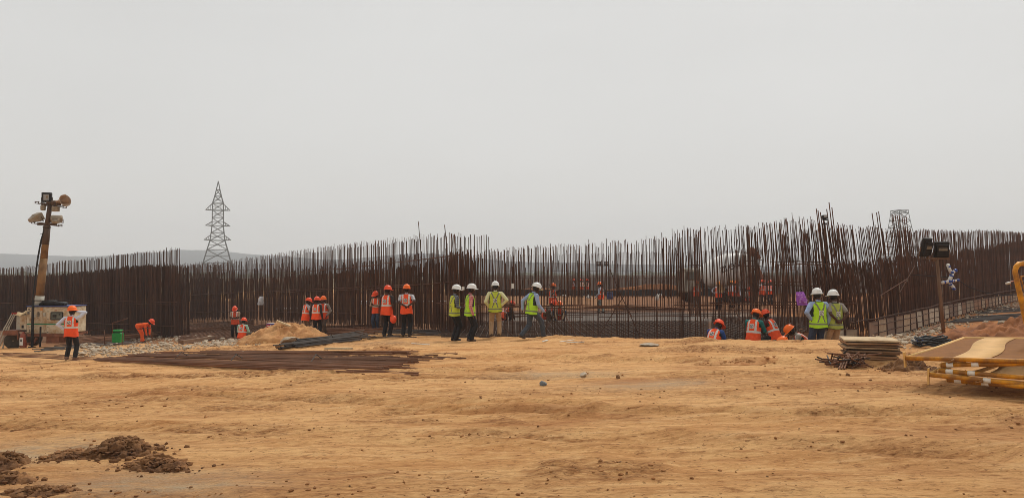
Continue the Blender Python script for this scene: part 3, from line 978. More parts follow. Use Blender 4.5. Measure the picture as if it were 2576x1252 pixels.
def check_mat(name, c1, c2, sc):
    if name in _m: return _m[name]
    m = bpy.data.materials.new(name)
    m.use_nodes = True
    n, l = m.node_tree.nodes, m.node_tree.links
    b = n['Principled BSDF']
    b.inputs['Roughness'].default_value = .9
    tc = n.new('ShaderNodeTexCoord')
    sx = n.new('ShaderNodeSeparateXYZ')
    l.new(tc.outputs['Object'], sx.inputs[0])
    tot = None
    for ax in (0, 2):
        mu = n.new('ShaderNodeMath'); mu.operation = 'MULTIPLY'; mu.inputs[1].default_value = sc
        fr = n.new('ShaderNodeMath'); fr.operation = 'FRACT'
        gt = n.new('ShaderNodeMath'); gt.operation = 'GREATER_THAN'; gt.inputs[1].default_value = .55
        l.new(sx.outputs[ax], mu.inputs[0]); l.new(mu.outputs[0], fr.inputs[0]); l.new(fr.outputs[0], gt.inputs[0])
        if tot is None: tot = gt.outputs[0]
        else:
            ad = n.new('ShaderNodeMath'); ad.operation = 'ADD'
            l.new(tot, ad.inputs[0]); l.new(gt.outputs[0], ad.inputs[1])
            hf = n.new('ShaderNodeMath'); hf.operation = 'MULTIPLY'; hf.inputs[1].default_value = .5
            l.new(ad.outputs[0], hf.inputs[0]); tot = hf.outputs[0]
    mi = n.new('ShaderNodeMix'); mi.data_type = 'RGBA'
    l.new(tot, mi.inputs[0])
    mi.inputs[6].default_value, mi.inputs[7].default_value = c1, c2
    l.new(mi.outputs[2], b.inputs['Base Color'])
    _m[name] = m
    return m


SH = dict(white=mcol('shirt_pale_blue', S(196, 202, 214)), blue=mcol('shirt_light_blue', S(146, 164, 196)), dark=mcol('shirt_dark', S(52, 46, 44)), grey=mcol('shirt_grey', S(138, 130, 120)),
          cream=mcol('shirt_cream_yellow', S(212, 208, 160)), teal=mcol('shirt_teal', S(36, 112, 108)), mint=mcol('shirt_mint', S(160, 200, 180)), maroon=mcol('shirt_maroon', S(92, 44, 42)),
          royal=mcol('shirt_royal_blue', S(42, 72, 132)), tan=mcol('shirt_tan', S(158, 134, 108)), orange=TR['orange'],
          darkcheck=check_mat('shirt_dark_check', S(66, 68, 76), S(128, 132, 140), 16), pinkcheck=check_mat('shirt_pink_check', S(206, 150, 142), S(168, 84, 84), 18), palecheck=check_mat('shirt_pale_check', S(198, 196, 196), S(130, 132, 140), 20))
V_OR = mcol('vest_orange', S(238, 84, 38), .8, .1, 10, .5)
V_OR2 = mcol('vest_faded_orange', S(206, 78, 44), .8, .14, 10, .5)
V_GR = mcol('vest_lime', S(170, 216, 46), .8, .1, 10, .5)
V_YG = mcol('vest_yellow_green', S(188, 196, 62), .8, .12, 10, .5)
V_YG2 = mcol('vest_dull_lime', S(158, 166, 76), .8, .12, 10, .5)
REFL = mcol('reflective_silver', S(206, 200, 190), .5, .08, 20, .1)
REFG = mcol('reflective_grey', S(112, 112, 96), .5, .12, 20, .1)
PIPE = mcol('vest_piping', S(44, 48, 38))
HATO = mat('helmet_orange', S(248, 112, 32), .38, .06, 12)
HATR = mat('helmet_red_orange', S(238, 84, 44), .38, .06, 12)
HATY = mat('helmet_amber', S(238, 150, 60), .4, .08, 12)
HATW = mat('helmet_white', S(226, 226, 222), .35, .05, 12)
PATCH = mat('badge_white', S(214, 212, 204), .7, .06, 20)
INK = mat('badge_ink', S(44, 44, 50), .7, .1, 20)
EYEW = mat('eye_white', S(206, 200, 192), .3, .02, 10)

hat_cache = {}


def hat_meshes(m):
    if m.name in hat_cache: return hat_cache[m.name]
    b = MB()
    prof = [(.137, 0.0), (.139, .012), (.132, .03), (.127, .06), (.115, .095), (.092, .125), (.06, .143), (.02, .15)]
    b.lathe(prof, 20, 0, None, .92, 1.1)
    for x in (-.028, 0, .028):                       # moulded ridges over the crown
        P = [(x, .145 * math.cos(t) * 1.0, .02 + .133 * math.sin(t)) for t in np.linspace(.25, math.pi - .25, 12)]
        b.tube(P, .0085, 5)
    shell = b.mesh('shell', m, True)
    b2 = MB()
    vs, fs = [], []
    n = 24
    for k in range(n):
        a = 2 * math.pi * k / n
        f = max(0, math.sin(a))
        ext = .018 + .052 * f ** 2
        cx, cy = math.cos(a), math.sin(a)
        vs += [(.124 * cx, .148 * cy, .012), ((.126 + ext) * cx, (.150 + ext) * cy, .004 - .012 * f), ((.126 + ext) * cx, (.150 + ext) * cy, -.003 - .012 * f), (.122 * cx, .146 * cy, -.002)]
    for k in range(n):
        j = (k + 1) % n
        for q in range(4):
            w = (q + 1) % 4
            fs.append((k * 4 + q, k * 4 + w, j * 4 + w, j * 4 + q))
    b2.add(vs, fs)
    brim = b2.mesh('brim', m, True)
    hat_cache[m.name] = (shell, brim)
    return shell, brim


def emblem_mesh():
    b = MB()
    b.bbox((0, 0, 0), (.115, .006, .125), .002, 0)
    P = [(.044 * math.cos(a), .0045, .048 * math.sin(a)) for a in np.linspace(0, 2 * math.pi, 21)]
    b.tube(P, .0055, 4, 1, caps=False)
    b.box((-.006, .0045, 0), (.011, .006, .075), 1)      # the round mark: an upright crossed by two arms
    b.box((.012, .0045, -.012), (.05, .006, .011), 1)
    b.box((-.018, .0045, .018), (.03, .006, .011), 1)
    return b.mesh('emblem', [PATCH, INK])


EMB = emblem_mesh()
eb = MB()
eb.lathe([(.003, -.011), (.010, -.006), (.012, 0), (.010, .006), (.003, .011)], 8)
EYE = eb.mesh('eye', EYEW, True)

BODIES = []


def ik(a, c, l1, l2, hint):
    d = c - a
    L = min(d.length, l1 + l2 - .004)
    L = max(L, abs(l1 - l2) + .02)
    u = d.normalized()
    c = a + u * L
    ca = max(-1, min(1, (l1 * l1 + L * L - l2 * l2) / (2 * l1 * L)))
    h = hint - u * hint.dot(u)
    h = h.normalized() if h.length > 1e-5 else Vector((0, 1, 0))
    return a + u * l1 * ca + h * l1 * math.sqrt(max(0, 1 - ca * ca)), c


def capsule(p0, p1, r0, r1, side=None, flat=1.0, n=10):
    """closed tapered capsule; with side given, its section is an ellipse: r along side, r*flat across"""
    ax = p1 - p0
    L = ax.length
    t = ax.normalized() if L > 1e-6 else Vector((0, 0, 1))
    a = side - t * side.dot(t) if side is not None else t.orthogonal()
    a.normalize()
    b = t.cross(a)
    vs, fs = [], []
    rows = [(-1, .0), (-.8, .6), (-.4, .92), (0, 1)]
    ring = [(p0 + t * r0 * flat * h, r0 * w) for h, w in rows[1:]] + [(p1 + t * r1 * flat * -h, r1 * w) for h, w in reversed(rows[1:])]
    for c, r in ring:
        for k in range(n):
            an = 2 * math.pi * k / n
            vs.append(c + a * math.cos(an) * r + b * math.sin(an) * r * flat)
    m = len(ring)
    for i in range(m - 1):
        for k in range(n):
            j = (k + 1) % n
            fs.append((i * n + k, i * n + j, (i + 1) * n + j, (i + 1) * n + k))
    vs.append(p0 - t * r0 * flat); vs.append(p1 + t * r1 * flat)
    for k in range(n):
        j = (k + 1) % n
        fs.append((m * n, j, k))
        fs.append((m * n + 1, (m - 1) * n + k, (m - 1) * n + j))
    return vs, fs


def person(label, px, d, deg, shirt, vest, legs, hat=HATO, sleeve='long', R='down', L='down', lean=0, head=(0, 0), pose='stand', z=None, h=1.0, shoes=SHOE, stance=.11, spread=.0, stoop=0.0,
           elbowR=None, elbowL=None, group='workers on the site', feet=None, hem=0.0, emblem=True, near=True, xy=None, pel=None, bandana=False, beltlow=False):
    x, y = (X(px, d), d) if xy is None else xy
    z0 = g(x, y) if z is None else z
    root = empty('person', (x, y, z0), -rad(deg))
    root.scale = (h, h, h)
    tag(root, label, 'person', group)
    V = Vector
    ph, py_ = .92, 0.0
    if pose == 'squat': ph, py_ = .30, -.16
    if pose == 'sit': ph, py_ = .42, -.05
    if pose == 'crouch': ph, py_ = .58, -.2
    if pose == 'bend': ph, py_ = .90, -.22
    if pel: ph, py_ = pel
    P = V((0, py_, ph))
    u = V((0, math.sin(rad(lean)), math.cos(rad(lean))))
    fw = V((0, math.cos(rad(lean)), -math.sin(rad(lean))))
    sx = V((1, 0, 0))
    l2 = lean + stoop
    u2 = V((0, math.sin(rad(l2)), math.cos(rad(l2))))
    T = lambda a, b, c: P + sx * a + fw * b + u * c           # torso frame
    neck = T(0, -.01, .50)
    hp, hyaw = head
    hd = l2 + hp - lean * .35
    hu = V((0, math.sin(rad(hd)), math.cos(rad(hd))))
    hf = V((0, math.cos(rad(hd)), -math.sin(rad(hd))))
    ry = Matrix.Rotation(-rad(hyaw), 3, hu)
    hf = ry @ hf
    hs = hf.cross(hu)
    prims = []

    def add(p0, p1, r0, r1, m, side=None, fl=1.0): prims.append((p0, p1, r0, r1, m, side, fl))
    SHM, TRM = SH[shirt], TR[legs]
    # torso
    add(T(-.0, 0, -.05), T(0, 0, .07), .172, .166, TRM, sx, .74)
    add(T(0, .012, .08), T(0, .01, .26), .163, .168, SHM, sx, .76)
    add(T(0, .0, .26), T(0, -.005, .40), .178, .165, SHM, sx, .68)
    add(T(-.15, -.01, .445), T(.15, -.01, .445), .068, .068, SHM)
    add(T(0, -.012, .44), neck, .085, .062, SHM)
    add(neck, neck + hu * .10, .052, .05, SKIN)
    # head: skull, jaw, nose, ears, hair
    hc = neck + hu * .16 + hf * .02
    add(hc + hu * .01 - hf * .012, hc + hu * .045 - hf * .005, .087, .09, HAIR, hs, 1.12)
    add(hc - hu * .045 + hf * .035, hc + hu * .02 + hf * .022, .056, .078, SKIN, hs, 1.08)
    add(hc - hu * .03 + hf * .10, hc + hu * .012 + hf * .098, .017, .011, SKIN)
    for s in (-1, 1): add(hc + hs * .082 * s - hu * .015, hc + hs * .088 * s + hu * .02, .014, .017, SKIN)
    add(hc - hu * .058 + hf * .085 - hs * .02, hc - hu * .058 + hf * .085 + hs * .02, .012, .012, SKIN)
    # arms
    wr = {}
    for s, key, eh in ((1, R, elbowR), (-1, L, elbowL)):
        sh = T(.20 * s, -.01, .44)
        out = sx * s
        hint = -fw * .6 + out * .8 - u * .2
        hdir = None
        if key == 'down': w = sh + out * .075 + V((0, .03, -.525)); hint = -fw + out * .3; hdir = V((0, .08, -1))
        elif key == 'hip': w = T(.20 * s, -.02, .07); hint = out * 1.0 - fw * .55; hdir = (V((-.75 * s, -.2, -.55)))
        elif key == 'behind': w = T(.05 * s, -.185, .06); hint = out * .6 - fw * .6 - u * .3; hdir = V((-s * .9, -.1, -.3))
        elif key == 'front': w = T(.07 * s, .22, .12); hint = out * .7 - u * .6; hdir = V((-s * .6, .6, -.1))
        elif key == 'phone': w = T(.05 * s, .30, .22); hint = out * .5 - u * .9; hdir = V((-s * .3, .7, .4))
        elif key == 'head': w = hc + hs * .10 * s + hf * .10 + hu * .0; hint = out * 1.0 + hf * .1 - hu * .12; hdir = (-hs * s * .8 + hf * .3 + hu * .3)
        elif key == 'crossed': w = T(-.06 * s, .17, .20 + .02 * s); hint = out * .8 + fw * .1 - u * .4; hdir = V((-s, .15, .05))
        elif key == 'pocket': w = T(.19 * s, .07, .0); hint = out * .7 - fw * .7; hdir = V((-.1 * s, .4, -1))
        elif key == 'swing': w = sh + out * .07 + V((0, .2, -.47)); hint = -fw + out * .3; hdir = V((0, .5, -1))
        elif key == 'back': w = sh + out * .10 + V((0, -.2, -.44)); hint = -fw + out * .4; hdir = V((0, -.2, -1))
        elif key == 'work': w = sh + V((-.07 * s, .36, -.30)); hint = out * .5 - u * .8; hdir = V((-s * .2, .7, -.7))
        elif key == 'floor': w = V((.13 * s, py_ + .52, .14)); hint = out * .6 - fw * .2 + V((0, 0, .4)); hdir = V((0, .4, -1))
        elif key == 'raise': w = sh + out * .12 + V((0, .22, .28)); hint = out * .8 - V((0, 0, .5)); hdir = V((-s * .3, .3, .8))
        else: w = P + V((key[0] * s, key[1], key[2])); hdir = V((0, .5, -.8))
        if eh: hint = V((eh[0] * s, eh[1], eh[2]))
        e, w = ik(sh, w, .285, .265, hint)
        wr[s] = w
        if hdir is None: hdir = (w - e)
        hdir = hdir.normalized()
        fs_ = SKIN if sleeve == 'short' else SHM
        add(sh, sh.lerp(e, .62), .068, .062, SHM)
        if sleeve == 'short':
            add(sh.lerp(e, .55), e, .043, .040, SKIN)
            add(e, w, .040, .027, SKIN)
        else:
            add(sh.lerp(e, .5), e, .061, .055, SHM)
            add(e, e.lerp(w, .94), .055, .043, SHM)
            add(e.lerp(w, .85), w, .028, .026, SKIN)
        # hand: palm, four fingers of unequal length with a bend, thumb from the side of the palm
        pal = (hdir.cross(fw if abs(hdir.dot(fw)) < .8 else u)).normalized()
        nrm = pal.cross(hdir).normalized()
        add(w, w + hdir * .075, .028, .036, SKIN, pal, .45)
        for q, (off, ln) in enumerate(((-.027, .062), (-.009, .072), (.009, .068), (.027, .054))):
            b0 = w + hdir * .078 + pal * off
            b1 = b0 + hdir * ln * .55 + nrm * .008
            b2 = b1 + hdir * ln * .42 + nrm * .022
            add(b0, b1, .0095, .009, SKIN); add(b1, b2, .009, .0075, SKIN)
        tb = w + hdir * .025 - pal * .03
        tm = tb + hdir * .03 - pal * .028 + nrm * .008
        add(tb, tm, .011, .010, SKIN); add(tm, tm + hdir * .028 - pal * .006 + nrm * .01, .010, .008, SKIN)
    # legs
    for s in (-1, 1):
        hj = T(.088 * s, 0, -.04)
        if feet: ank, toe, kh = V(feet[s][0]), V(feet[s][1]).normalized(), V((s * .15, 1, 0))
        elif pose == 'squat': ank, toe, kh = V((.15 * s, .06 + .03 * s, .075)), V((.3 * s, 1, 0)).normalized(), V((.45 * s, 1, .6))
        elif pose == 'sit': ank, toe, kh = V((.16 * s, .38, .075)), V((.2 * s, 1, 0)).normalized(), V((.3 * s, .3, 1))
        elif pose == 'crouch': ank, toe, kh = V((.15 * s, .02 + .12 * s, .075)), V((.2 * s, 1, 0)).normalized(), V((.3 * s, 1, .3))
        else: ank, toe, kh = V((stance * s, spread * s, .075)), V((.25 * s, 1, 0)).normalized(), V((.1 * s, 1, 0))
        k, ank = ik(hj, ank, .43, .425, kh)
        add(hj, k, .105, .080, TRM)
        add(k, ank - (ank - k).normalized() * .02, .079, .072, TRM)
        add(ank - toe * .05 - V((0, 0, .028)), ank + toe * .13 - V((0, 0, .034)), .044, .038, shoes)
    # one skin over all of it
    vsb, fsb, o_ = [], [], 0
    for p0, p1, r0, r1, m, side, fl in prims:
        a, b = capsule(p0, p1, r0, r1, side, fl)
        fsb += [tuple(i + o_ for i in f) for f in b]
        vsb += [tuple(v) for v in a]
        o_ += len(a)
    me_ = bpy.data.meshes.new('body')
    me_.from_pydata(vsb, [], fsb)
    tmp = bpy.data.objects.new('body_form', me_)
    COL.objects.link(tmp)
    rm = tmp.modifiers.new('skin', 'REMESH')
    rm.mode = 'VOXEL'
    rm.voxel_size = .0135 if near else .022
    sm = tmp.modifiers.new('relax', 'SMOOTH')
    sm.factor, sm.iterations = .5, 1
    BODIES.append((tmp, root, prims))
    # vest
    if vest is not None:
        vm_, kind = vest
        NC, NRr = (72, 46) if near else (40, 26)
        key = [(-.15 - hem, .215, .17), (-.05, .208, .165), (.05, .196, .152), (.18, .194, .144), (.30, .202, .14), (.39, .200, .13), (.45, .184, .108), (.488, .15, .094), (.515, .088, .084)]
        ks = [q[0] for q in key]
        vs, fs, mi = [], [], []
        ss = np.linspace(ks[0], ks[-1], NRr + 1)
        off = RND.uniform(0, 9)
        for s in ss:
            rx, ryy = np.interp(s, ks, [q[1] for q in key]), np.interp(s, ks, [q[2] for q in key])
            for c in range(NC):
                a = 2 * math.pi * c / NC
                wv = 1 + .05 * float(fbm(np.array([math.cos(a) * 1.6 + off]), np.array([math.sin(a) * 1.6 + s * 4]), 3, 3)[0]) * (1.6 if s < .1 else 1)
                cc, sn = math.cos(a), math.sin(a)
                ex = .85
                vs.append(tuple(T(rx * wv * math.copysign(abs(cc) ** ex, cc), ryy * wv * math.copysign(abs(sn) ** ex, sn) - .004, s + (.01 * math.sin(3 * a + off) if s < -.1 else 0))))
        for i in range(NRr):
            sm_ = (ss[i] + ss[i + 1]) / 2
            rx = np.interp(sm_, ks, [q[1] for q in key])
            for c in range(NC):
                j = (c + 1) % NC
                fs.append((i * NC + c, i * NC + j, (i + 1) * NC + j, (i + 1) * NC + c))
                a = 2 * math.pi * (c + .5) / NC
                xx, fr = rx * math.copysign(abs(math.cos(a)) ** .85, math.cos(a)), math.sin(a) > 0
                m = 0
                if kind == 'orange':
                    if .125 < sm_ < .185: m = 1
                    elif sm_ >= .185 and .082 < abs(xx) < .132: m = 1
                    elif fr and abs(xx) < .009: m = 2
                    elif sm_ > .3 and abs(xx) > .178: m = 2
                else:
                    if -.065 < sm_ < -.015: m = 1
                    elif not fr and sm_ > .26 and abs(abs(xx) - (.022 + (sm_ - .26) * .47)) < .022: m = 1
                    elif not fr and 0 <= sm_ < .2 and abs(abs(xx) - (.022 + (.2 - sm_) * .36)) < .019: m = 1
                    elif fr and sm_ > .0 and .075 < abs(xx) < .115: m = 1
                    elif fr and abs(xx) < .009: m = 2
                    elif sm_ > .14 and abs(xx) > .172: m = 2
                    elif sm_ < ks[0] + .018 or sm_ > .50: m = 2
                    elif abs(xx) > .165 and -.065 < sm_ < -.015: m = 2
                mi.append(m)
        b = MB()
        b.v, b.f, b.m = vs, fs, mi
        vo = b.build('vest', [vm_, REFL if kind == 'orange' else REFG, PIPE], root, True)
        if emblem:
            e_ = link_mesh('emblem', EMB, vo)
            rot = Matrix((sx, -fw, u)).transposed().to_4x4()
            # its front looks backwards, off the wearer's back
            R3 = Matrix((-sx, -fw, u)).transposed().to_4x4()
            e_.matrix_local = Matrix.Translation(T(0, -.150, .31 if kind == 'orange' else .23)) @ R3
    # helmet
    if hat is not None:
        shell, brim = hat_meshes(hat)
        R3 = Matrix((hs, hf, hu)).transposed().to_4x4() @ Matrix.Rotation(rad(6), 4, 'X')
        ho_ = link_mesh('hard_hat', shell, root)
        ho_.matrix_local = Matrix.Translation(hc + hu * .045) @ R3
        link_mesh('brim', brim, ho_)
    for s in (-1, 1):
        eo = link_mesh('eye', EYE, root)
        eo.location = hc + hf * .094 + hs * .03 * s + hu * .008
    return root, wr


def finish_bodies():
    dg = bpy.context.evaluated_depsgraph_get()
    dg.update()
    for tmp, root, prims in BODIES:
        me2 = bpy.data.meshes.new_from_object(tmp.evaluated_get(dg), depsgraph=dg)
        me2.name = 'body'
        n = len(me2.polygons)
        C = np.empty(n * 3, np.float32)
        me2.polygons.foreach_get('center', C)
        C = C.reshape(-1, 3)
        best, idx = np.full(n, 1e9), np.zeros(n, np.int32)
        mats = []
        for p0, p1, r0, r1, m, side, fl in prims:
            if m not in mats: mats.append(m)
            A, B = np.array(p0), np.array(p1)
            D = B - A
            t = np.clip(((C - A) @ D) / max(1e-9, D @ D), 0, 1)
            v = C - (A + t[:, None] * D)
            if side is not None:
                ax = D / max(1e-9, np.linalg.norm(D))
                a = np.array(side) - ax * (np.array(side) @ ax)
                a /= max(1e-9, np.linalg.norm(a))
                c = np.cross(ax, a)
                dist = np.sqrt((v @ a) ** 2 + ((v @ c) / fl) ** 2 + (v @ ax) ** 2)
            else: dist = np.linalg.norm(v, axis=1)
            dist = dist - (r0 + (r1 - r0) * t)
            k = dist < best
            best[k] = dist[k]
            idx[k] = mats.index(m)
        me2.materials.clear()
        for m in mats: me2.materials.append(m)
        me2.polygons.foreach_set('material_index', idx)
        me2.polygons.foreach_set('use_smooth', np.ones(n, bool))
        me2.update()
        link_mesh('body', me2, root)
    for tmp, root, prims in BODIES:
        old = tmp.data
        bpy.data.objects.remove(tmp)
        bpy.data.meshes.remove(old)


OV, OV2, GV, YV, YV2 = (V_OR, 'orange'), (V_OR2, 'orange'), (V_GR, 'green'), (V_YG, 'green'), (V_YG2, 'green')
G1, G2, G3 = 'workers in orange vests outside the ring', 'supervisors in lime vests at the edge', 'workers inside the ring'
# --- outside, left to right
person('man in orange vest standing apart by the white generator, shading his eyes', 182, 24.2, -4, 'white', OV, 'black', HATO, R='head', L='hip', head=(2, 25), stance=.13, elbowR=(1, .1, .05), group=G1)
person('worker in orange overalls bent double beside the green bin', 362, 38.5, 90, 'orange', None, 'orange', HATR, R='floor', L='floor', lean=84, head=(-10, 0), pose='bend', z=-1.95, stance=.14, spread=.12, group=G1)
person('worker in open orange vest looking down with folded arms, left of the earth mound', 593, 39.2, 170, 'tan', OV2, 'black', HATR, 'short', R='crossed', L='crossed', head=(30, 0), lean=4, z=g(X(593, 39.2), 39.2), group=G1, emblem=False)
person('worker with mint green sleeves sitting low behind the earth mound', 612, 35.5, 12, 'mint', OV, 'dust', HATR, R='front', L='front', lean=10, pose='sit', head=(8, 10), z=-1.72, group=G1)
person('worker with pale checked sleeves, left of the huddle of three', 770, 33, 48, 'palecheck', OV, 'brown', HATR, R='front', L='front', head=(18, 15), lean=6, group=G1, hem=.03)
person('dark-sleeved worker with his back turned, middle of the huddle of three', 797, 32.4, 12, 'dark', OV, 'black', HATR, R='down', L='down', head=(8, 0), group=G1, z=None)
person('worker in grey shirt facing the camera, right of the huddle of three', 815, 33.6, 196, 'grey', OV2, 'dust', HATO, R='down', L='pocket', head=(6, 10), group=G1, emblem=False, h=1.02)
person('worker in blue jeans looking down at a phone', 948, 32.2, 200, 'tan', OV, 'jeans', HATR, R='phone', L='phone', head=(26, 10), group=G1, emblem=False, z=-.86)
_, w9 = person('worker with his back turned carrying a spare orange helmet', 974, 25.6, 22, 'dark', OV, 'black', HATR, 'short', R='down', L='front', head=(10, 15), group=G1, hem=.02)
person('worker in checked sleeves standing with arms held in front, right of the helmet carrier', 1023, 25.2, 4, 'palecheck', OV, 'black', HATO, 'short', R=(.10, -.17, .12), L=(-.02, -.18, .1), head=(6, -8), group=G1)
person('man in white helmet and dark checked shirt, leftmost of the lime vests', 1144, 23.3, 62, 'darkcheck', YV, 'black', HATW, R=(.04, .16, .1), L='front', head=(14, 18), group=G2, emblem=False, shoes=SHOE)
person('man in white helmet and pink checked shirt with arm hanging', 1183, 22.8, 72, 'pinkcheck', GV, 'black', HATW, R='down', L='down', head=(10, 10), group=G2, emblem=False, shoes=SHOEB)
person('man in khaki trousers and yellow vest with his hand on his hip', 1246, 23.8, 0, 'cream', YV, 'khaki', HATW, R='hip', L='pocket', head=(10, 0), stance=.13, spread=.03, group=G2, shoes=SHOEB)
person('man in jeans and lime vest striding to the right', 1338, 22.4, 62, 'blue', GV, 'greyjeans', HATW, R='swing', L='back', lean=7, head=(22, 12), group=G2, shoes=SHOEB, emblem=False, pel=(.86, 0),
       feet={1: ((.07, .36, .085), (.1, 1, .05)), -1: ((-.07, -.34, .10), (0, 1, -.35))})
person('man in light blue shirt and bright lime vest, hand on hip, beside purple bag', 2057, 18.9, -8, 'blue', GV, 'jeans', HATW, R='down', L='hip', head=(10, 8), stance=.13, group=G2, z=-.55, h=1.02)
person('man in dull lime vest and khaki trousers with hands clasped behind', 2098, 19.0, -14, 'grey', YV2, 'khaki', HATW, 'short', R='behind', L='behind', head=(10, -10), group=G2, z=-.56)
# --- in the trench on the right
person('worker with blue sleeve crouching in the trench, leftmost of the trench crew', 1798, 20.6, 46, 'royal', OV, 'black', HATR, 'short', R='work', L='work', lean=30, stoop=8, pose='crouch', head=(14, 25), z=-.96, group=G1)
person('worker with teal sleeves standing in the trench facing right', 1893, 20.9, 42, 'teal', OV, 'black', HATO, R='work', L='work', lean=10, head=(26, 25), z=-1.1, group=G1, hem=.06)
person('worker in maroon shirt crouching behind the teal-sleeved man', 1933, 22.4, -38, 'maroon', OV, 'black', HATR, R='work', L='work', lean=24, pose='crouch', head=(14, 10), z=-.82, group=G1)
person('worker in grey shirt bending left over the trench shutter', 2016, 20.2, -78, 'grey', OV2, 'dust', HATO, R='work', L='work', lean=46, stoop=4, pose='crouch', head=(16, 0), z=-.97, group=G1, emblem=False)
person('worker deep in the trench with only his orange helmet showing', 1984, 18.9, -60, 'grey', OV2, 'dust', HATO, R='work', L='work', lean=26, pose='squat', head=(10, 0), z=-1.06, group=G1)
# --- inside the ring
person('worker standing behind the two squatting men, seen through the bars', 1391, 36.8, 14, 'dark', OV2, 'black', HATO, 'short', R='raise', L='down', head=(10, 20), group=G3, near=False)
person('squatting worker bent over the mesh, left of the squatting pair', 1380, 34.6, 120, 'grey', OV2, 'dust', HATR, R='floor', L='floor', lean=36, pose='squat', head=(16, 0), group=G3, near=False, emblem=False)
person('squatting worker in dark blue trousers, right of the squatting pair', 1408, 34.2, 185, 'tan', OV2, 'jeans', HATO, R='floor', L='floor', lean=40, pose='squat', head=(10, 0), group=G3, near=False, emblem=False)
person('worker crouching behind the bars right of the khaki trousers', 1274, 34.0, 60, 'dark', OV2, 'black', HATR, R='floor', L='floor', lean=40, pose='squat', head=(14, 0), group=G3, near=False, emblem=False)
person('worker in patterned trousers walking alone on the grey floor', 1512, 42.8, -62, 'white', OV, 'camo', HATO, R='front', L='swing', head=(8, 0), lean=4, group=G3, near=False, feet={1: ((.07, .16, .08), (.1, 1, 0)), -1: ((-.07, -.2, .09), (0, 1, -.2))})
person('distant worker by the black shutter, left of a group of three', 1443, 72.5, 90, 'white', OV2, 'dust', HATR, R='front', L='front', group=G3, near=False, emblem=False)
person('distant worker by the black shutter, middle of a group of three', 1462, 71.5, 160, 'tan', OV2, 'dust', HATR, R='down', L='front', group=G3, near=False, emblem=False)
person('distant worker by the black shutter, right of a group of three', 1477, 72.0, -80, 'grey', OV2, 'dust', HATR, R='front', L='front', group=G3, near=False, emblem=False)
person('worker standing alone with white sash left of the mixer crew', 1752, 48.6, 10, 'tan', OV, 'dust', HATO, R='front', L='front', group=G3, near=False)
_, w24 = person('worker in amber helmet holding a round basket', 1807, 45.2, 186, 'white', OV, 'black', HATY, R='hip', L='front', head=(10, 0), group=G3, near=False, emblem=False)
person('worker in black shirt below the mixer drum, facing his mate', 1838, 48.4, 60, 'grey', OV2, 'black', HATY, R='front', L='front', head=(14, 0), group=G3, near=False, emblem=False)
person('worker with white shoulders below the mixer drum, legs apart', 1851, 47.4, 175, 'white', OV, 'black', HATO, R='front', L='down', head=(8, 0), stance=.2, group=G3, near=False, emblem=False)
person('worker in white sleeves with long orange vest, left of a pair by the dense bars', 1918, 50.5, 170, 'white', OV, 'black', HATR, R='raise', L='down', head=(4, 0), group=G3, near=False, emblem=False, hem=.04)
person('worker in orange vest side on, right of a pair by the dense bars', 1938, 51.5, 230, 'white', OV, 'black', HATR, R='front', L='front', head=(10, 0), group=G3, near=False, emblem=False)
person('worker sitting at the foot of the bars between the crews', 1883, 53.0, 180, 'grey', OV2, 'dust', HATR, R='front', L='front', lean=10, pose='sit', head=(10, 0), group=G3, near=False, emblem=False)
finish_bodies()

# things in hands
sh_, br_ = hat_meshes(HATR)
c9 = at(989, 803, 25.45)
ho_ = link_mesh('hard_hat', sh_)
ho_.scale = (.85, .85, .85)
ho_.location = c9
ho_.rotation_euler = (rad(70), rad(15), rad(30))
tag(ho_, 'spare orange helmet hanging from a worker\'s hand', 'helmet')
link_mesh('brim', br_, ho_)
mb = MB()
mb.lathe([(.05, 0), (.16, .01), (.22, .06), (.245, .10), (.25, .11), (.235, .11), (.21, .065), (.15, .025), (.02, .02)], 18)
bk = mb.build('basket', mat('pan_tan', S(176, 142, 104), .8, .2, 8), None, True, at(1811, 727, 44.95))
bk.rotation_euler = (rad(78), 0, rad(10))
tag(bk, 'round tan carrying pan held at a worker\'s chest', 'basket')
# ------------------------------------------------------------------ steel shutters (formwork) on the right
PANC = [S(170, 148, 122), S(150, 128, 108), S(186, 172, 152), S(140, 104, 78), S(160, 140, 118), S(128, 106, 90)]
PANM = [mat('shutter_plate_%d' % i, c, .75, .18, 3, .2, rnd=.15, dirt=S(104, 76, 56), dirt_amt=.3) for i, c in enumerate(PANC)]
M_RIB = mat('shutter_rib_rust', S(70, 48, 38), .85, .3, 8)


def panel_mesh(w, h, i):
    b = MB()
    b.bbox((0, 0, h / 2), (w - .012, .012, h - .01), .004, 0)
    for x in (-w / 2 + .02, w / 2 - .02): b.box((x, -.014, h / 2), (.05 if w > .5 else .022, .018, h), 1)
    b.box((0, -.014, h - .012), (w - .11, .016, .02), 1)
    b.box((0, -.014, .012), (w - .11, .016, .02), 1)
    return b.mesh('panel', [PANM[i], M_RIB])


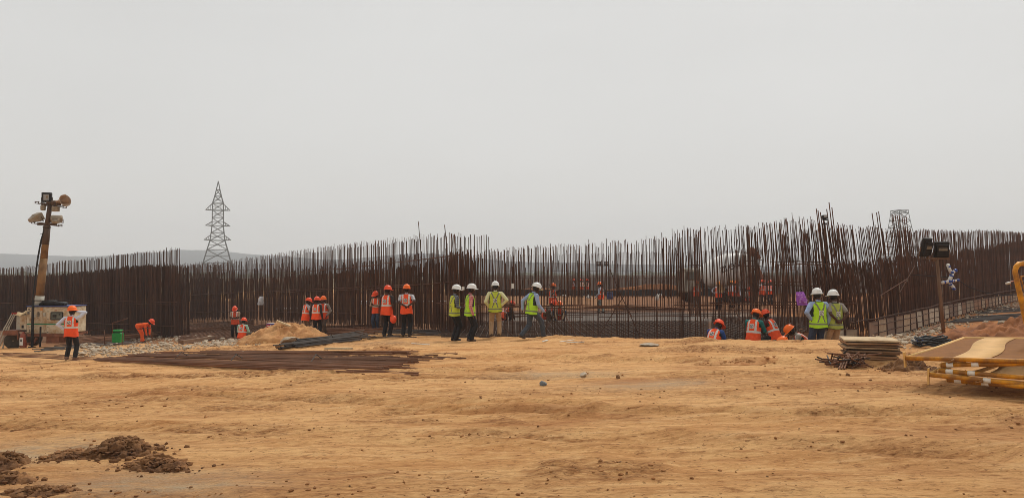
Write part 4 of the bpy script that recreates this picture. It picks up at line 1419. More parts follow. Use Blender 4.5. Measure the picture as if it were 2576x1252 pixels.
root = empty('formwork', (12, 26, -.3))
tag(root, 'long row of steel formwork panels along the foot of the right-hand wall', 'formwork')
pth = Path([P2(2183, 21.0), P2(2300, 25.4), P2(2430, 33.4), P2(2520, 41), P2(2600, 51), P2(2660, 60)])
fz = lambda p: float(np.interp(1288 + F * p.x / p.y, [2183, 2300, 2430, 2576, 2660], [-.30, -.26, -.12, .03, .2]))
d, PW, rail = 0.0, 1.0, {.2: [], .42: []}
while d < pth.len - PW:
    p, tg, nm = pth.at(d + PW / 2)
    hh = float(np.interp(1288 + F * p.x / p.y, [2183, 2300, 2430, 2576], [.56, .58, .52, .42]))
    o = link_mesh('panel', None if False else panel_mesh(PW, hh, RND.choice([0, 1, 1, 2, 3, 4, 5])), root)
    o.location = (p.x - 12, p.y - 26, fz(p) + .3 + RND.uniform(-.015, .015))
    o.rotation_euler = (RND.uniform(-.06, .02), 0, math.atan2(tg.y, tg.x) + RND.uniform(-.02, .02))
    for k_ in rail:
        q = p - nm * -.0 + Vector((tg.y, -tg.x, 0)) * .04
        rail[k_].append((q.x - 12, q.y - 26, fz(p) + .3 + k_ + RND.gauss(0, .01)))
    d += PW
for k_ in rail:
    mb = MB()
    mb.tube(rail[k_], .012, 6)
    mb.build('rail', M_RIB, root)
root = empty('formwork', (7.6, 20, -.45))
tag(root, 'low row of steel formwork panels behind the two men at the corner', 'formwork')
for i, px in enumerate(range(2000, 2180, 36)):
    o = link_mesh('panel', panel_mesh(.40, .5, [3, 3, 0, 2, 4][i % 5]), root)
    p = at(px, 838, 20.6)
    o.location = (p.x - 7.6, 20.6 - 20 + RND.uniform(-.04, .04), -.48 + .45 + RND.uniform(-.02, .02) + (px - 2000) * .0005)
    o.rotation_euler = (0, 0, .1)
root = empty('formwork', (X(1920, 19.9), 19.9, -1.0))
tag(root, 'dark sheeted formwork panels between the workers in the trench', 'formwork')
M_DKP = mat('shutter_dark_sheet', S(62, 60, 62), .6, .3, 6, .3)
for i in range(4):
    b = MB()
    b.bbox((0, 0, .42), (.24, .02, .84), .006)
    for q in range(5): b.box((-.1 + .05 * q, -.016, .42), (.012, .014, .8))
    o = b.build('panel', M_DKP, root)
    o.location = (-.36 + .25 * i, RND.uniform(-.03, .03), RND.uniform(-.03, .02))
    o.rotation_euler = (-.06, RND.uniform(-.03, .03), .05)

# ------------------------------------------------------------------ lattice pylons
M_STEEL = mat('galvanised_steel', S(108, 110, 110), .6, .1, 1)


def pylon(label, px, d, levels, apex, rz, zb=-.6, arms=(), wth=.16):
    """levels: (height, half width) from the foot up; four corner legs, crossed bracing on each side, cross arms"""
    x0 = X(px, d)
    root = empty('lattice_pylon', (x0, d, zb), rz)
    tag(root, label, 'pylon', 'lattice pylons')
    C4 = [(-1, -1), (1, -1), (1, 1), (-1, 1)]
    for cx, cy in C4:
        b = MB()
        pts = [(cx * w, cy * w, h) for h, w in levels] + ([(0, 0, apex)] if apex else [])
        b.tube(pts, [wth] * len(pts), 4)
        b.build('leg', M_STEEL, root)
    for q in range(4):
        a, c = C4[q], C4[(q + 1) % 4]
        b = MB()
        for (h0, w0), (h1, w1) in zip(levels[:-1], levels[1:]):
            b.tube([(a[0] * w0, a[1] * w0, h0), (c[0] * w1, c[1] * w1, h1)], wth * .5, 4)
            b.tube([(c[0] * w0, c[1] * w0, h0), (a[0] * w1, a[1] * w1, h1)], wth * .5, 4)
            b.tube([(a[0] * w1, a[1] * w1, h1), (c[0] * w1, c[1] * w1, h1)], wth * .55, 4)
            hm_, wm = (h0 + h1) / 2, (w0 + w1) / 2
            if h1 - h0 > 2.5:
                b.tube([(a[0] * wm, a[1] * wm, hm_), (c[0] * wm, c[1] * wm, hm_)], wth * .4, 4)
        b.build('bracing', M_STEEL, root)
    for h, w, ln, hh in arms:
        for s in (-1, 1):
            b = MB()
            tip = (s * ln, 0, h)
            for cy in (-1, 1):
                b.tube([(s * w, cy * w, h), tip], wth * .7, 4)
                b.tube([(s * w, cy * w, h + hh), tip], wth * .6, 4)
                for t in (.3, .6):
                    b.tube([(s * w + (s * ln - s * w) * t, cy * w * (1 - t), h), (s * w + (s * ln - s * w) * t, cy * w * (1 - t), h + hh * (1 - t))], wth * .4, 4)
            b.tube([(s * w, -w, h), (s * (w * .6 + ln * .4), w * .6, h)], wth * .4, 4)
            b.build('cross_arm', M_STEEL, root)
    return root


pylon('tall hazy lattice pylon with three pairs of cross arms rising behind the left wall', 546, 270,
      [(0, 6.2), (6.5, 4.75), (11.2, 3.5), (14.6, 2.55), (17.4, 2.2), (19.9, 1.95), (22.9, 1.9), (25.6, 1.9), (28.2, 1.85), (30.8, 1.15), (33.2, .62)], 36.3, rad(22),
      arms=[(14.8, 2.5, 4.6, 1.6), (20.0, 1.95, 4.2, 1.4), (25.7, 1.9, 4.2, 2.3)])
pylon('unfinished lattice pylon with an open top showing above the right wall', 2266, 210, [(0, 4.2), (6, 3.5), (10, 2.9), (13, 2.5), (15.5, 2.1), (17.5, 1.85), (19.6, 1.6), (20.4, 1.6)], None, rad(15), wth=.11)

# ------------------------------------------------------------------ mobile lighting tower with generator
M_CAB = mat('cabinet_off_white', S(204, 192, 166), .55, .1, 4, dirt=S(160, 126, 88), dirt_amt=.55)
M_CAB2 = mat('side_box_grey', S(176, 172, 158), .55, .08, 4, dirt=S(140, 116, 90), dirt_amt=.3)
M_BLK = mat('black_metal', S(32, 31, 32), .6, .2, 6)
M_GLASS = mat('dusty_window', S(96, 100, 92), .25, .15, 8)
M_GRN = mat('stripe_green', S(42, 110, 76), .6, .1, 9)
M_BLUE = mat('roof_blue', S(52, 62, 110), .6, .15, 6)
M_FRM = mat('trailer_rust', S(132, 84, 62), .8, .25, 5, dirt=S(90, 60, 46), dirt_amt=.3)
M_TYR = mat('tyre_dusty', S(66, 56, 46), .95, .25, 8)
M_RIM = mat('wheel_rim', S(138, 116, 88), .8, .2, 6)
M_MAST = mat('mast_ochre', S(134, 100, 62), .75, .15, 3, dirt=S(98, 70, 44), dirt_amt=.4)
M_MASTD = mat('mast_brown', S(84, 66, 54), .75, .2, 4)
M_LAMP = mat('lamp_housing_beige', S(150, 136, 116), .6, .15, 8, dirt=S(96, 80, 62), dirt_amt=.3)
M_LENS = mat('lamp_lens', S(150, 150, 150), .2, .1, 8)
M_HORN = mat('horn_tan', S(156, 128, 104), .6, .12, 8)
M_REDP = mat('red_paint', S(150, 50, 40), .6, .15, 8)
M_TAN2 = mat('tarp_tan', S(186, 160, 122), .95, .15, 6, .6)
M_ALU = mat('aluminium_pole', S(168, 158, 140), .45, .1, 8)
TX, TY = X(100, 29.6), 29.6
TZ = at(100, 877, 29.6).z
lt = empty('light_tower', (TX, TY, TZ))
tag(lt, 'white generator trailer with an ochre lighting mast carrying lamps and loudspeakers', 'light tower')
b = MB()
b.bbox((.33, .65, 1.145), (1.64, 1.3, 1.07), .03, 0)
b.box((.33, .65, 1.69), (1.68, 1.34, .035), 1)
cabi = b.build('cabinet', [M_CAB, M_BLUE], lt)
b = MB()
b.box((.33, -.004, .985), (1.6, .012, .05))
b.build('green_stripe', M_GRN, cabi)
for (x, z, w, h) in ((.72, 1.33, .80, .52), (.72, .78, .80, .34), (-.12, 1.33, .5, .56), (-.12, .78, .5, .34)):
    b = MB()
    b.bbox((0, 0, 0), (w, .03, h), .008, 0)
    b.box((-w * .42, -.02, h * .3), (.05, .02, .02), 1)
    b.box((-w * .42, -.02, -h * .3), (.05, .02, .02), 1)
    b.build('door', [M_CAB, M_BLK], lt, False, (x, -.008, z))
b = MB()
b.bbox((0, 0, 0), (.50, .03, .32), .03, 0)
b.bbox((0, -.012, 0), (.44, .02, .26), .02, 1)
b.box((-.08, -.026, .0), (.15, .012, .10), 0)
b.box((.12, -.026, .06), (.06, .012, .06), 0)
b.box((-.1, -.026, -.09), (.02, .012, .02), 0)
b.box((-.05, -.026, -.09), (.02, .012, .02), 0)
b.build('window', [M_BLK, M_GLASS], lt, False, (.74, -.03, 1.31))
b = MB()
b.box((0, 0, 0), (.07, .02, .03), 0)
b.build('tail_lamp', M_REDP, lt, False, (.71, -.03, 1.53))
M_PRINT = mat('printed_mark', S(92, 88, 84), .7, .2, 10)
M_ORST = mat('orange_sticker', S(206, 140, 76), .7, .1, 10)
b = MB()
P = [(.055 * math.cos(a), 0, .095 * math.sin(a)) for a in np.linspace(0, 6.283, 20)]
b.tube(P, .008, 4, caps=False)
b.box((0, 0, 0), (.012, .012, .16))
b.box((.0, 0, .0), (.09, .012, .014))
for q in range(4): b.box((-.03 + .02 * q, 0, -.14), (.012, .008, .02))
b.build('round_logo', M_PRINT, lt, False, (.0, -.032, 1.38))
for (x, z, w, h, m_) in ((.12, 1.58, .10, .10, M_ORST), (-.40, 1.43, .08, .10, M_PRINT), (-.38, 1.57, .07, .05, M_PRINT), (.23, 1.36, .10, .16, M_CAB2), (-.16, 1.3, .11, .14, M_CAB2), (-.16, .9, .09, .05, M_CAB2), (-.33, .74, .03, .08, M_PRINT)):
    b = MB()
    b.box((0, 0, 0), (w, .01, h))
    b.build('sticker', m_, lt, False, (x, -.03, z))
b = MB()
b.bbox((0, 0, 0), (.46, .55, .65), .03, 0)
b.box((.08, -.285, -.02), (.26, .02, .55), 1)
b.box((.06, -.30, -.18), (.08, .02, .12), 2)
b.build('side_box', [M_CAB2, M_CAB, M_BLK], lt, False, (-.73, .35, 1.06))
b = MB()                                                  # a tarp thrown over the side box
vs, fs = [], []
for i in range(13):
    for j in range(9):
        u_, v_ = i / 12 - .5, j / 8 - .5
        ex = max(0, abs(u_) - .36) * 2.2 + max(0, abs(v_) - .34) * 2.0
        vs.append((u_ * .66, v_ * .72, .08 + .035 * math.sin(u_ * 11 + v_ * 5) - ex * .35 + (.05 if u_ > 0 else -.02)))
for i in range(12):
    for j in range(8): fs.append((i * 9 + j, i * 9 + j + 1, (i + 1) * 9 + j + 1, (i + 1) * 9 + j))
b.add(vs, fs)
b.build('tarp', M_TAN2, lt, True, (-.74, .34, 1.36))
b = MB()
for x in (-.45, .5, 1.1): b.box((x, .6, .54), (.09, 1.5, .09))
b.box((.3, -.08, .545), (1.75, .09, .11)); b.box((.3, 1.35, .545), (1.75, .09, .11))
b.box((-1.0, .15, .72), (.62, .62, .035)); b.box((-1.0, -.16, .64), (.62, .035, .16)); b.box((-.70, -.16, .52), (.035, .1, .3), M=None)
b.tube([(-.45, -.1, .55), (-.62, -.1, .5), (-.55, -.1, .25), (-.36, -.1, .2), (-.12, -.1, .26), (.0, -.1, .45)], .05, 6)
b.box((.6, .2, .36), (.5, .5, .26))
b.build('chassis', M_FRM, lt)
for (x, y) in ((-1.0, .02), (-1.0, 1.25)):
    w = MB()
    w.lathe([(.19, -.095), (.29, -.1), (.325, -.07), (.33, 0), (.325, .07), (.29, .1), (.19, .095)], 22)
    wo = w.build('wheel', M_TYR, lt, True, (x, y, .325))
    wo.rotation_euler = (rad(90), 0, rad(24))
    w = MB()
    w.lathe([(.19, -.06), (.185, .04), (.12, .06), (.07, .09), (.03, .095)], 16)
    w.build('rim', M_RIM, wo, True)
b = MB()
b.box((-.1, -.22, 1.0), (.07, .07, 1.86)); b.box((-.1, -.22, .1), (.2, .2, .03))
b.tube([(-.1, -.22, 1.93), (.4, -.22, 1.92), (.75, -.22, 1.88), (1.0, -.22, 1.92), (1.42, -.2, 1.93)], .022, 6)
b.box((.23, -.24, .5), (.045, .05, .8))
b.build('outrigger_jack', M_BLK, lt)
b = MB()
b.bbox((.35, .4, 1.78), (.95, .45, .15), .05); b.bbox((.3, .3, 1.86), (.5, .3, .12), .05); b.tube([(-.1, .2, 1.75), (.1, .1, 1.86), (.5, .1, 1.82), (.9, .2, 1.78)], .05, 6)
b.build('exhaust_gear', M_BLK, lt)
# mast
mz = lambda py: (877 - py) * 29.6 / F
mxx = lambda px: (px - 100) * 29.6 / F
B0, B1, B2, B3 = (mxx(87), .3, mz(772)), (mxx(97.5), .3, mz(650)), (mxx(103.5), .3, mz(572)), (mxx(110.5), .3, mz(512))
b = MB()
L = lambda t: tuple(B0[i] + (B1[i] - B0[i]) * t for i in range(3))
b.tube([B0, L(.22)], [.175, .17], 8, 1); b.tube([L(.2), B1], [.155, .14], 8, 0); b.tube([B1, B2], [.135, .125], 8, 0)
b.build('mast', [M_MAST, M_CAB2], lt, True)
b = MB()
up_ = tuple(B1[i] + (B2[i] - B1[i]) * .45 for i in range(3))
b.tube([up_, B2], [.142, .132], 8); b.tube([B2, (B2[0], .3, B2[2] + .08)], [.16, .12], 8); b.tube([B2, B3], [.1, .085], 8); b.tube([B3, (B3[0] + .02, .3, B3[2] + .1)], [.14, .16], 8)
b.build('mast_section', M_MASTD, lt, True)
b = MB()
b.tube([(B2[0] - .06, .2, B2[2] - .1), (B2[0] - .17, .2, B2[2] - .5), (B1[0] - .2, .2, B1[2]), (B0[0] - .19, .2, B0[2] + .3), (B0[0] - .2, .2, B0[2])], .018, 5)
b.tube([(B2[0] - .02, .18, B2[2] - .1), (B2[0] - .14, .2, B2[2] - .5), (B1[0] - .16, .2, B1[2]), (B0[0] - .22, .2, B0[2])], .016, 5)
for t in (.15, .5, .8): b.box((B1[0] + (B2[0] - B1[0]) * t - .08, .25, B1[2] + (B2[2] - B1[2]) * t), (.24, .03, .02))
b.build('cable', M_BLK, lt)
for (xa, za, xb, zb) in ((65, 559, 143, 567), (73.5, 508, 153, 520)):
    b = MB()
    A, Bq = Vector((mxx(xa), .3, mz(za))), Vector((mxx(xb), .3, mz(zb)))
    for dz in (-.03, .03):
        b.tube([A + Vector((0, -.03, dz)), Bq + Vector((0, -.03, dz))], .014, 4)
    b.box(tuple((A + Bq) / 2), (.75, .1, .09))
    for q in range(2):
        for e in (A, Bq):
            s = 1 if e is A else -1
            b.box((e.x + s * .0 + s * .13 * q, .27, e.z), (.02, .03, .09))
    b.build('cross_arm', M_MASTD, lt)


def lamp(px, pz, w, h, dp, rz, rx, m_, front=True):
    """a floodlight: deep reflector housing, framed lens, yoke bracket"""
    c = (mxx(px), .3, mz(pz))
    b = MB()
    b.bbox((0, 0, 0), (w, dp * .5, h), .02, 0)
    b.add([(-w * .42, dp * .25, -h * .42), (w * .42, dp * .25, -h * .42), (w * .42, dp * .25, h * .42), (-w * .42, dp * .25, h * .42), (-w * .22, dp * .75, -h * .2), (w * .22, dp * .75, -h * .2), (w * .22, dp * .75, h * .2), (-w * .22, dp * .75, h * .2)],
          [(0, 1, 5, 4), (1, 2, 6, 5), (2, 3, 7, 6), (3, 0, 4, 7), (4, 5, 6, 7)])
    o = b.build('floodlight', m_, lt, False, c)
    o.rotation_euler = (rad(rx), 0, rad(rz))
    b = MB()
    b.bbox((0, -dp * .26, 0), (w * .56, .02, h * .58), .006, 0)
    b.box((.03, -dp * .275, .02), (w * .2, .012, h * .25), 1)
    b.build('lens', [M_LENS, M_LAMP], o)
    b = MB()
    b.tube([(-w * .56, 0, 0), (-w * .56, 0, -h * .62), (w * .56, 0, -h * .62), (w * .56, 0, 0)], .016, 5)
    b.build('bracket', M_MASTD, o)


lamp(102, 495, .36, .40, .30, 12, 4, M_BLK)
lamp(81, 545, .40, .30, .5, 150, -28, M_LAMP)
lamp(128, 550, .40, .26, .42, 200, -30, M_LAMP)
for (px, pz, rz, rx) in ((142, 506, 62, 12), (139, 504, 140, 15)):
    b = MB()
    b.lathe([(.045, -.30), (.055, -.22), (.06, -.2), (.05, -.16), (.07, -.05), (.11, .05), (.17, .14), (.235, .19), (.245, .2), (.225, .19), (.1, .05), (.04, -.05)], 18)
    o = b.build('horn_speaker', M_HORN, lt, True, (mxx(px), .28, mz(pz)))
    o.rotation_euler = (rad(90 - rx), 0, rad(rz))
    b = MB()
    b.lathe([(.07, -.36), (.075, -.34), (.075, -.24), (.06, -.22)], 12)
    b.build('driver', M_MASTD, o, True)
for (px, pz, w, h) in ((96, 522, .15, .2), (128, 525, .26, .2)):
    b = MB()
    b.bbox((0, 0, 0), (w, .16, h), .02)
    b.tube([(0, 0, h / 2), (.05, 0, h / 2 + .12), (.02, 0, h / 2 + .2)], .006, 4)
    b.build('junction_box', M_LAMP, lt, False, (mxx(px), .22, mz(pz)))

# things leaning on and standing by the trailer
root = empty('folded_tripod', (TX - 1.45, TY - .25, g(TX - 1.45, TY - .25)))
tag(root, 'folded aluminium tripod leaning on the side box of the generator trailer', 'tripod')
for q, (xa, xb) in enumerate(((-.08, .36), (.02, .44), (.14, .50))):
    b = MB()
    b.tube([(xa, .05 * q, 0), (xa + (xb - xa) * .6, .15, .85)], .03, 6); b.tube([(xa + (xb - xa) * .55, .14, .78), (xb, .28, 1.36)], .02, 6)
    o = b.build('leg', M_ALU, root)
    b = MB()
    b.tube([(xb, .28, 1.33), (xb + .02, .29, 1.40)], .03, 6)
    b.build('cap', M_REDP, o)
root = empty('fire_extinguisher', (mxx(83) + TX, TY - .5, g(mxx(83) + TX, TY - .5)))
tag(root, 'dull red fire extinguisher with a white label standing under the trailer', 'fire extinguisher')
b = MB()
b.lathe([(.10, 0), (.12, .02), (.12, .46), (.09, .55), (.04, .58), (.04, .63)], 14)
b.build('cylinder_body', mat('extinguisher_red', S(138, 66, 50), .6, .2, 8, dirt=S(150, 110, 78), dirt_amt=.3), root, True)
b = MB()
b.box((0, -.115, .26), (.13, .02, .30), 0)
b.box((0, -.127, .3), (.07, .01, .1), 1)
b.build('paper_label', [PATCH, M_PRINT], root)
b = MB()
b.box((.03, 0, .66), (.14, .03, .03)); b.tube([(.04, 0, .62), (.12, -.02, .55), (.13, -.02, .3)], .014, 5)
b.build('handle', M_BLK, root)

# ------------------------------------------------------------------ green bin, bags, cement carton, plank
M_BIN = mat('bin_green', S(26, 132, 58), .5, .1, 8)
M_BIND = mat('bin_dark', S(14, 52, 28), .6, .1, 8)
p = at(296, 861, 30.5)
root = empty('green_bin', (p.x, p.y, p.z))
tag(root, 'bright green plastic bin with a lid among the pale stones', 'bin')
b = MB()
b.bbox((0, 0, .20), (.36, .30, .40), .03, 0)
b.build('body', M_BIN, root)
b = MB()
b.box((0, 0, .425), (.30, .26, .05), 0)
b.build('slot', M_BIND, root)
b = MB()
b.bbox((0, 0, .49), (.33, .28, .08), .02, 0)
b.build('lid', M_BIN, root)
b = MB()
b.box((0, -.155, .2), (.3, .012, .03), 0)
b.box((-.02, -.155, .22), (.06, .02, .02), 1)
b.build('rib_strip', [M_BIN, M_BIND], root)


def bag(name, label, c, w, h, m, m2, seed, lean=0.0, cat='bag', handle=True):
    root = empty(name, c)
    tag(root, label, cat)
    rr = random.Random(seed)
    vs, fs = [], []
    n, r = 14, 10
    for i in range(r + 1):
        t = i / r
        ww = w * (.68 + .34 * t) * (1 if t < .95 else .96)
        th = .03 + .09 * math.sin(min(1, t * 1.1) * math.pi) ** .8 + .02
        for k in range(n):
            a = 2 * math.pi * k / n
            cr = .018 * math.sin(a * 5 + t * 6 + seed) + .012 * math.sin(a * 3 - t * 9)
            vs.append((math.cos(a) * (ww / 2 + cr) + lean * t, math.sin(a) * (th + cr), -h * t))
    for i in range(r):
        for k in range(n):
            j = (k + 1) % n
            fs.append((i * n + k, (i + 1) * n + k, (i + 1) * n + j, i * n + j))
    fs.append(tuple(r * n + k for k in range(n)))
    b = MB()
    b.add(vs, fs)
    b.build('body', m, root, True)
    if m2:
        b = MB()
        for i in range(5):
            for j in range(3):
                if rr.random() < .8:
                    b.box((-w * .3 + w * .3 * j + rr.uniform(-.03, .03) + lean * (i + 1) / 6, -.145 + rr.uniform(0, .02), -h * .22 - h * .14 * i), (w * .17, .008, h * .06))
        b.build('print', m2, root)
    if handle:
        b = MB()
        b.tube([(-w * .18, 0, -.01), (-w * .12, -.02, .06), (0, -.03, .085), (w * .12, -.02, .06), (w * .18, 0, -.01)], .012, 5)
        b.box((0, -.07, -.07), (.035, .03, .1))
        b.build('handle', M_BLK if m2 else m, root)
    return root


bag('purple_bag', 'purple printed plastic bag hung on the bars left of the corner pair', at(2013, 734, 21.6), .30, .38, mat('bag_purple', S(168, 96, 190), .6, .12, 8, .4), mat('bag_print_mauve', S(206, 160, 214), .6, .1, 8), 4, .06)
bag('white_bag', 'small white plastic sack hung on the left rebar wall', at(658, 745, 43.6), .34, .50, mat('bag_white', S(206, 206, 208), .6, .15, 6, .4), None, 7, -.06, handle=False)

M_CARB, M_CARR = mat('carton_blue', S(44, 56, 128), .7, .1, 6), mat('carton_red', S(176, 66, 60), .7, .1, 6)
p = at(687, 824, 26.7)
root = empty('carton', (p.x, p.y, p.z), rad(-6))
tag(root, 'red and blue carton lying on top of the earth mound', 'carton')
b = MB()
b.bbox((0, 0, .08), (.38, .28, .16), .008, 0)
b.build('box_body', M_CARB, root)
b = MB()
b.box((-.11, -.142, .08), (.14, .008, .11), 0); b.box((.155, -.142, .08), (.07, .008, .15), 0); b.box((-.03, -.142, .085), (.03, .008, .06), 1)
b.box((-.11, -.147, .08), (.09, .006, .025), 1)
b.build('print', [M_CARR, PATCH], root)
b = MB()
b.box((0, 0, .166), (.36, .26, .012))
b.build('lid', mat('carton_pale', S(190, 176, 160), .8, .1, 6), root)

# earth mound in front of the huddle, with its plank and stones
MC = at(700, 866, 26.0)
heap('earth_mound', 'gravelly ochre earth mound in front of the huddle of three', (MC.x, MC.y + .6, MC.z - .02), 1.75, 1.5, .68, M_TAN, 12, .26, freq=5, sink=.3, follow=True, n=84)
MB_P = mat('plank_pale', S(204, 178, 138), .8, .12, 4, .2, stretch=(.5, 4, 4))
b = MB()
b.bbox((0, 0, 0), (1.15, .16, .06), .006)
o = b.build('plank', MB_P, None, False, at(735, 822, 26.2))
o.rotation_euler = (0, rad(23), rad(10))
tag(o, 'pale timber plank lying down the slope of the earth mound', 'plank')


def rock_mesh(seed, m, flat=.65, n=2):
    import bmesh
    bm = bmesh.new()
    bmesh.ops.create_icosphere(bm, subdivisions=n, radius=.5)
    rr = random.Random(seed)
    pl = [(Vector((rr.gauss(0, 1), rr.gauss(0, 1), rr.gauss(0, 1))).normalized(), rr.uniform(.26, .44)) for _ in range(9)]
    for v in bm.verts:
        for nrm, dd in pl:
            k_ = v.co.dot(nrm)
            if k_ > dd: v.co -= nrm * (k_ - dd)
        v.co.z *= flat
        v.co *= 1 + .06 * math.sin(v.co.x * 17 + seed) * math.sin(v.co.y * 13)
    me_ = bpy.data.meshes.new('stone')
    bm.to_mesh(me_)
    bm.free()
    me_.materials.append(m)
    return me_


M_STONE = mat('pale_stone', S(178, 164, 144), .95, .2, 5, .4, rnd=.2, dirt=S(150, 118, 84), dirt_amt=.3)
M_STONEB = mat('brown_stone', S(134, 98, 66), .95, .25, 5, .5, rnd=.2)
M_STONEG = mat('blue_grey_stone', S(112, 116, 116), .95, .2, 6, .5)
STN = [rock_mesh(40 + k_, M_STONE, RND.uniform(.45, .75)) for k_ in range(7)]
STB = [rock_mesh(60 + k_, M_STONEB, RND.uniform(.6, .8)) for k_ in range(4)]


def stone(px, py, w, ms, label, group=None, cat='stone', sz=None, rz=None):
    p = gat(px, py)
    o = link_mesh('stone', RND.choice(ms) if isinstance(ms, list) else ms)
    s = w * p.y / F
    o.scale = (s, s * RND.uniform(.7, 1.1), s * (sz or RND.uniform(.7, 1.1)))
    o.location = (p.x, p.y, p.z + s * .16)
    o.rotation_euler = (RND.uniform(-.2, .2), RND.uniform(-.2, .2), RND.uniform(0, 6.28) if rz is None else rz)
    tag(o, label, cat, group)
    return o


GS = 'pale stones of the rubble spill'
for i in range(150):
    t = RND.random()
    px = 205 + 430 * t
    lo, hi = np.interp(px, [205, 300, 420, 520, 640], [866, 852, 845, 848, 858]), np.interp(px, [205, 300, 420, 520, 640], [896, 894, 882, 872, 866])
    stone(px, RND.uniform(lo, hi), RND.choice([7, 8, 10, 12, 14, 17]) * RND.uniform(.8, 1.2), STN, 'pale stone of the rubble spill ' + ('close behind the lone man' if px < 275 else 'below the green bin' if px < 335 else 'below the bending overalls' if px < 430 else 'around the timber baulk'), GS)
for px, py, w, lb in [(528, 850, 18, 'upright pale stone beside the timber baulk'), (420, 871, 26, 'squarish pale block at the front of the rubble'), (577, 862, 28, 'large rounded pale stone right of the timber baulk'), (545, 868, 24, 'rounded pale stone in front of the timber baulk'),
                      (783, 850, 30, 'white stone at the feet of the huddle, right of the mound'), (762, 853, 24, 'white stone at the foot of the mound'), (727, 866, 60, 'flat grey slab at the front foot of the mound'),
                      (608, 889, 18, 'pale stone half buried right of the rubble'), (930, 852, 18, 'white block at the end of the dark rebar bundle')]:
    stone(px, py, w, STN, lb, sz=.45 if 'slab' in lb else None, rz=.2 if 'slab' in lb else None)
stone(700, 876, 22, STB, 'brown boulder at the near end of the dark rebar bundle')
stone(1365, 968, 21, rock_mesh(91, M_STONEG, .8), 'blue-grey stone on open ground in front of the lime vests')
stone(1555, 951, 15, rock_mesh(92, M_STONEB, .95), 'brown cube-like stone on the open ground', sz=1.1)
stone(1467, 946, 26, STN, 'pale chalky stone at the end of a crushed patch')
stone(1660, 1000, 9, STB, 'small brown stone right of the middle on open ground')
for px, py, w in [(1610, 1011, 7), (2159, 985, 8), (2237, 940, 9), (2132, 945, 14), (2190, 957, 10), (1900, 977, 7), (2390, 1000, 8), (2545, 1078, 10), (1170, 962, 6), (733, 969, 7), (30, 1085, 10), (345, 1060, 6), (790, 1078, 6), (1283, 1100, 6), (1930, 1200, 9), (1560, 1168, 8), (560, 1170, 9),
                  (480, 1230, 12), (880, 1226, 8), (1210, 1003, 6), (1075, 895, 8), (1120, 890, 7), (905, 980, 5), (420, 1004, 5), (1448, 1178, 7), (2010, 1080, 6), (2330, 1100, 7), (620, 1105, 6)]:
    stone(px, py, w, STB, 'small brown clod lying loose on the open ground, ' + ('in the left third' if px < 900 else 'in the middle' if px < 1750 else 'in the right third'), 'loose clods on the open ground', 'clod')

# ------------------------------------------------------------------ timber baulk in the rubble
def lay_plank(px0, py0, px1, py1, w, h, m, label, cat='plank', lift=.03):
    a, c = gat(px0, py0), gat(px1, py1)
    a.z += lift; c.z += lift
    d_ = c - a
    b = MB()
    b.bbox((0, 0, 0), (d_.length, w, h), .008)
    o = b.build('plank', m, None, False, (a + c) / 2)
    o.rotation_euler = d_.to_track_quat('X', 'Z').to_euler()
    tag(o, label, cat)
    return o


M_BAULK = mat('timber_brown', S(110, 84, 62), .85, .25, 3, .4, stretch=(.6, 5, 5))
lay_plank(455, 866, 535, 852, .2, .16, M_BAULK, 'thick brown timber baulk lying among the pale stones', lift=.08)
lay_plank(823, 892, 880, 894, .16, .05, MB_P, 'short pale board lying on the brown rebar stack', lift=.16)
lay_plank(1035, 866, 1082, 869, .03, .02, PATCH, 'white plastic strip on the ground below the helmet carrier')
lay_plank(1408, 862, 1445, 857, .03, .02, PATCH, 'white plastic strip, left one of the pair at the walking man\'s heels')
lay_plank(1425, 864, 1470, 862, .035, .02, PATCH, 'white plastic strip, long one right of the walking man')
lay_plank(1365, 861, 1378, 858, .05, .03, PATCH, 'small white offcut by the walking man\'s shoe')

# ------------------------------------------------------------------ rebar bundles on the ground
def bundle(label, L0, L1, R0, R1, n, kind, r=.016, layers=3, jl=.6, thick=.05, ties=2, curve=0.0):
    """bars laid side by side: (L0, L1) = pixel ends of the nearest bar, (R0, R1) = those of the farthest"""
    a0, a1, b0, b1 = gat(*L0), gat(*L1), gat(*R0), gat(*R1)
    mid = (a0 + a1 + b0 + b1) / 4
    root = empty('rebar_bundle', mid)
    tag(root, label, 'rebar bundle', 'rebar bundles on the ground')
    for k_ in range(n):
        t = RND.random() if k_ > 1 else k_
        p0, p1 = a0.lerp(b0, t), a1.lerp(b1, t)
        ly = RND.randrange(layers)
        d_ = (p1 - p0).normalized()
        p0 = p0 + d_ * RND.uniform(-jl, jl * 1.3)
        p1 = p1 + d_ * RND.uniform(-jl * 1.3, jl)
        sw = Vector((-d_.y, d_.x, 0)) * RND.gauss(0, .06)
        p0 = p0 + sw
        p1 = p1 - sw * RND.uniform(-.5, 1)
        for q in (p0, p1): q.z = g(q.x, q.y) + r + ly * thick * RND.uniform(.6, 1.1)
        m_ = (p0 + p1) / 2
        need = g(m_.x, m_.y) + r - m_.z
        if need > 0:
            p0.z += need; p1.z += need
        bar_between(p0 - mid, p1 - mid, root, kind, r)
    for q in range(ties):
        t = (q + 1) / (ties + 1)
        A, B_ = a0.lerp(a1, t), b0.lerp(b1, t)
        mb = MB()
        c_ = A.lerp(B_, RND.uniform(.2, .5)) - mid
        mb.tube([c_ + Vector((-.05, -.25, .03)), c_ + Vector((0, 0, layers * thick + .08)), c_ + Vector((.05, .3, .05))], .012, 5)
        mb.build('tie_wire', M_BARD, root)
    return root


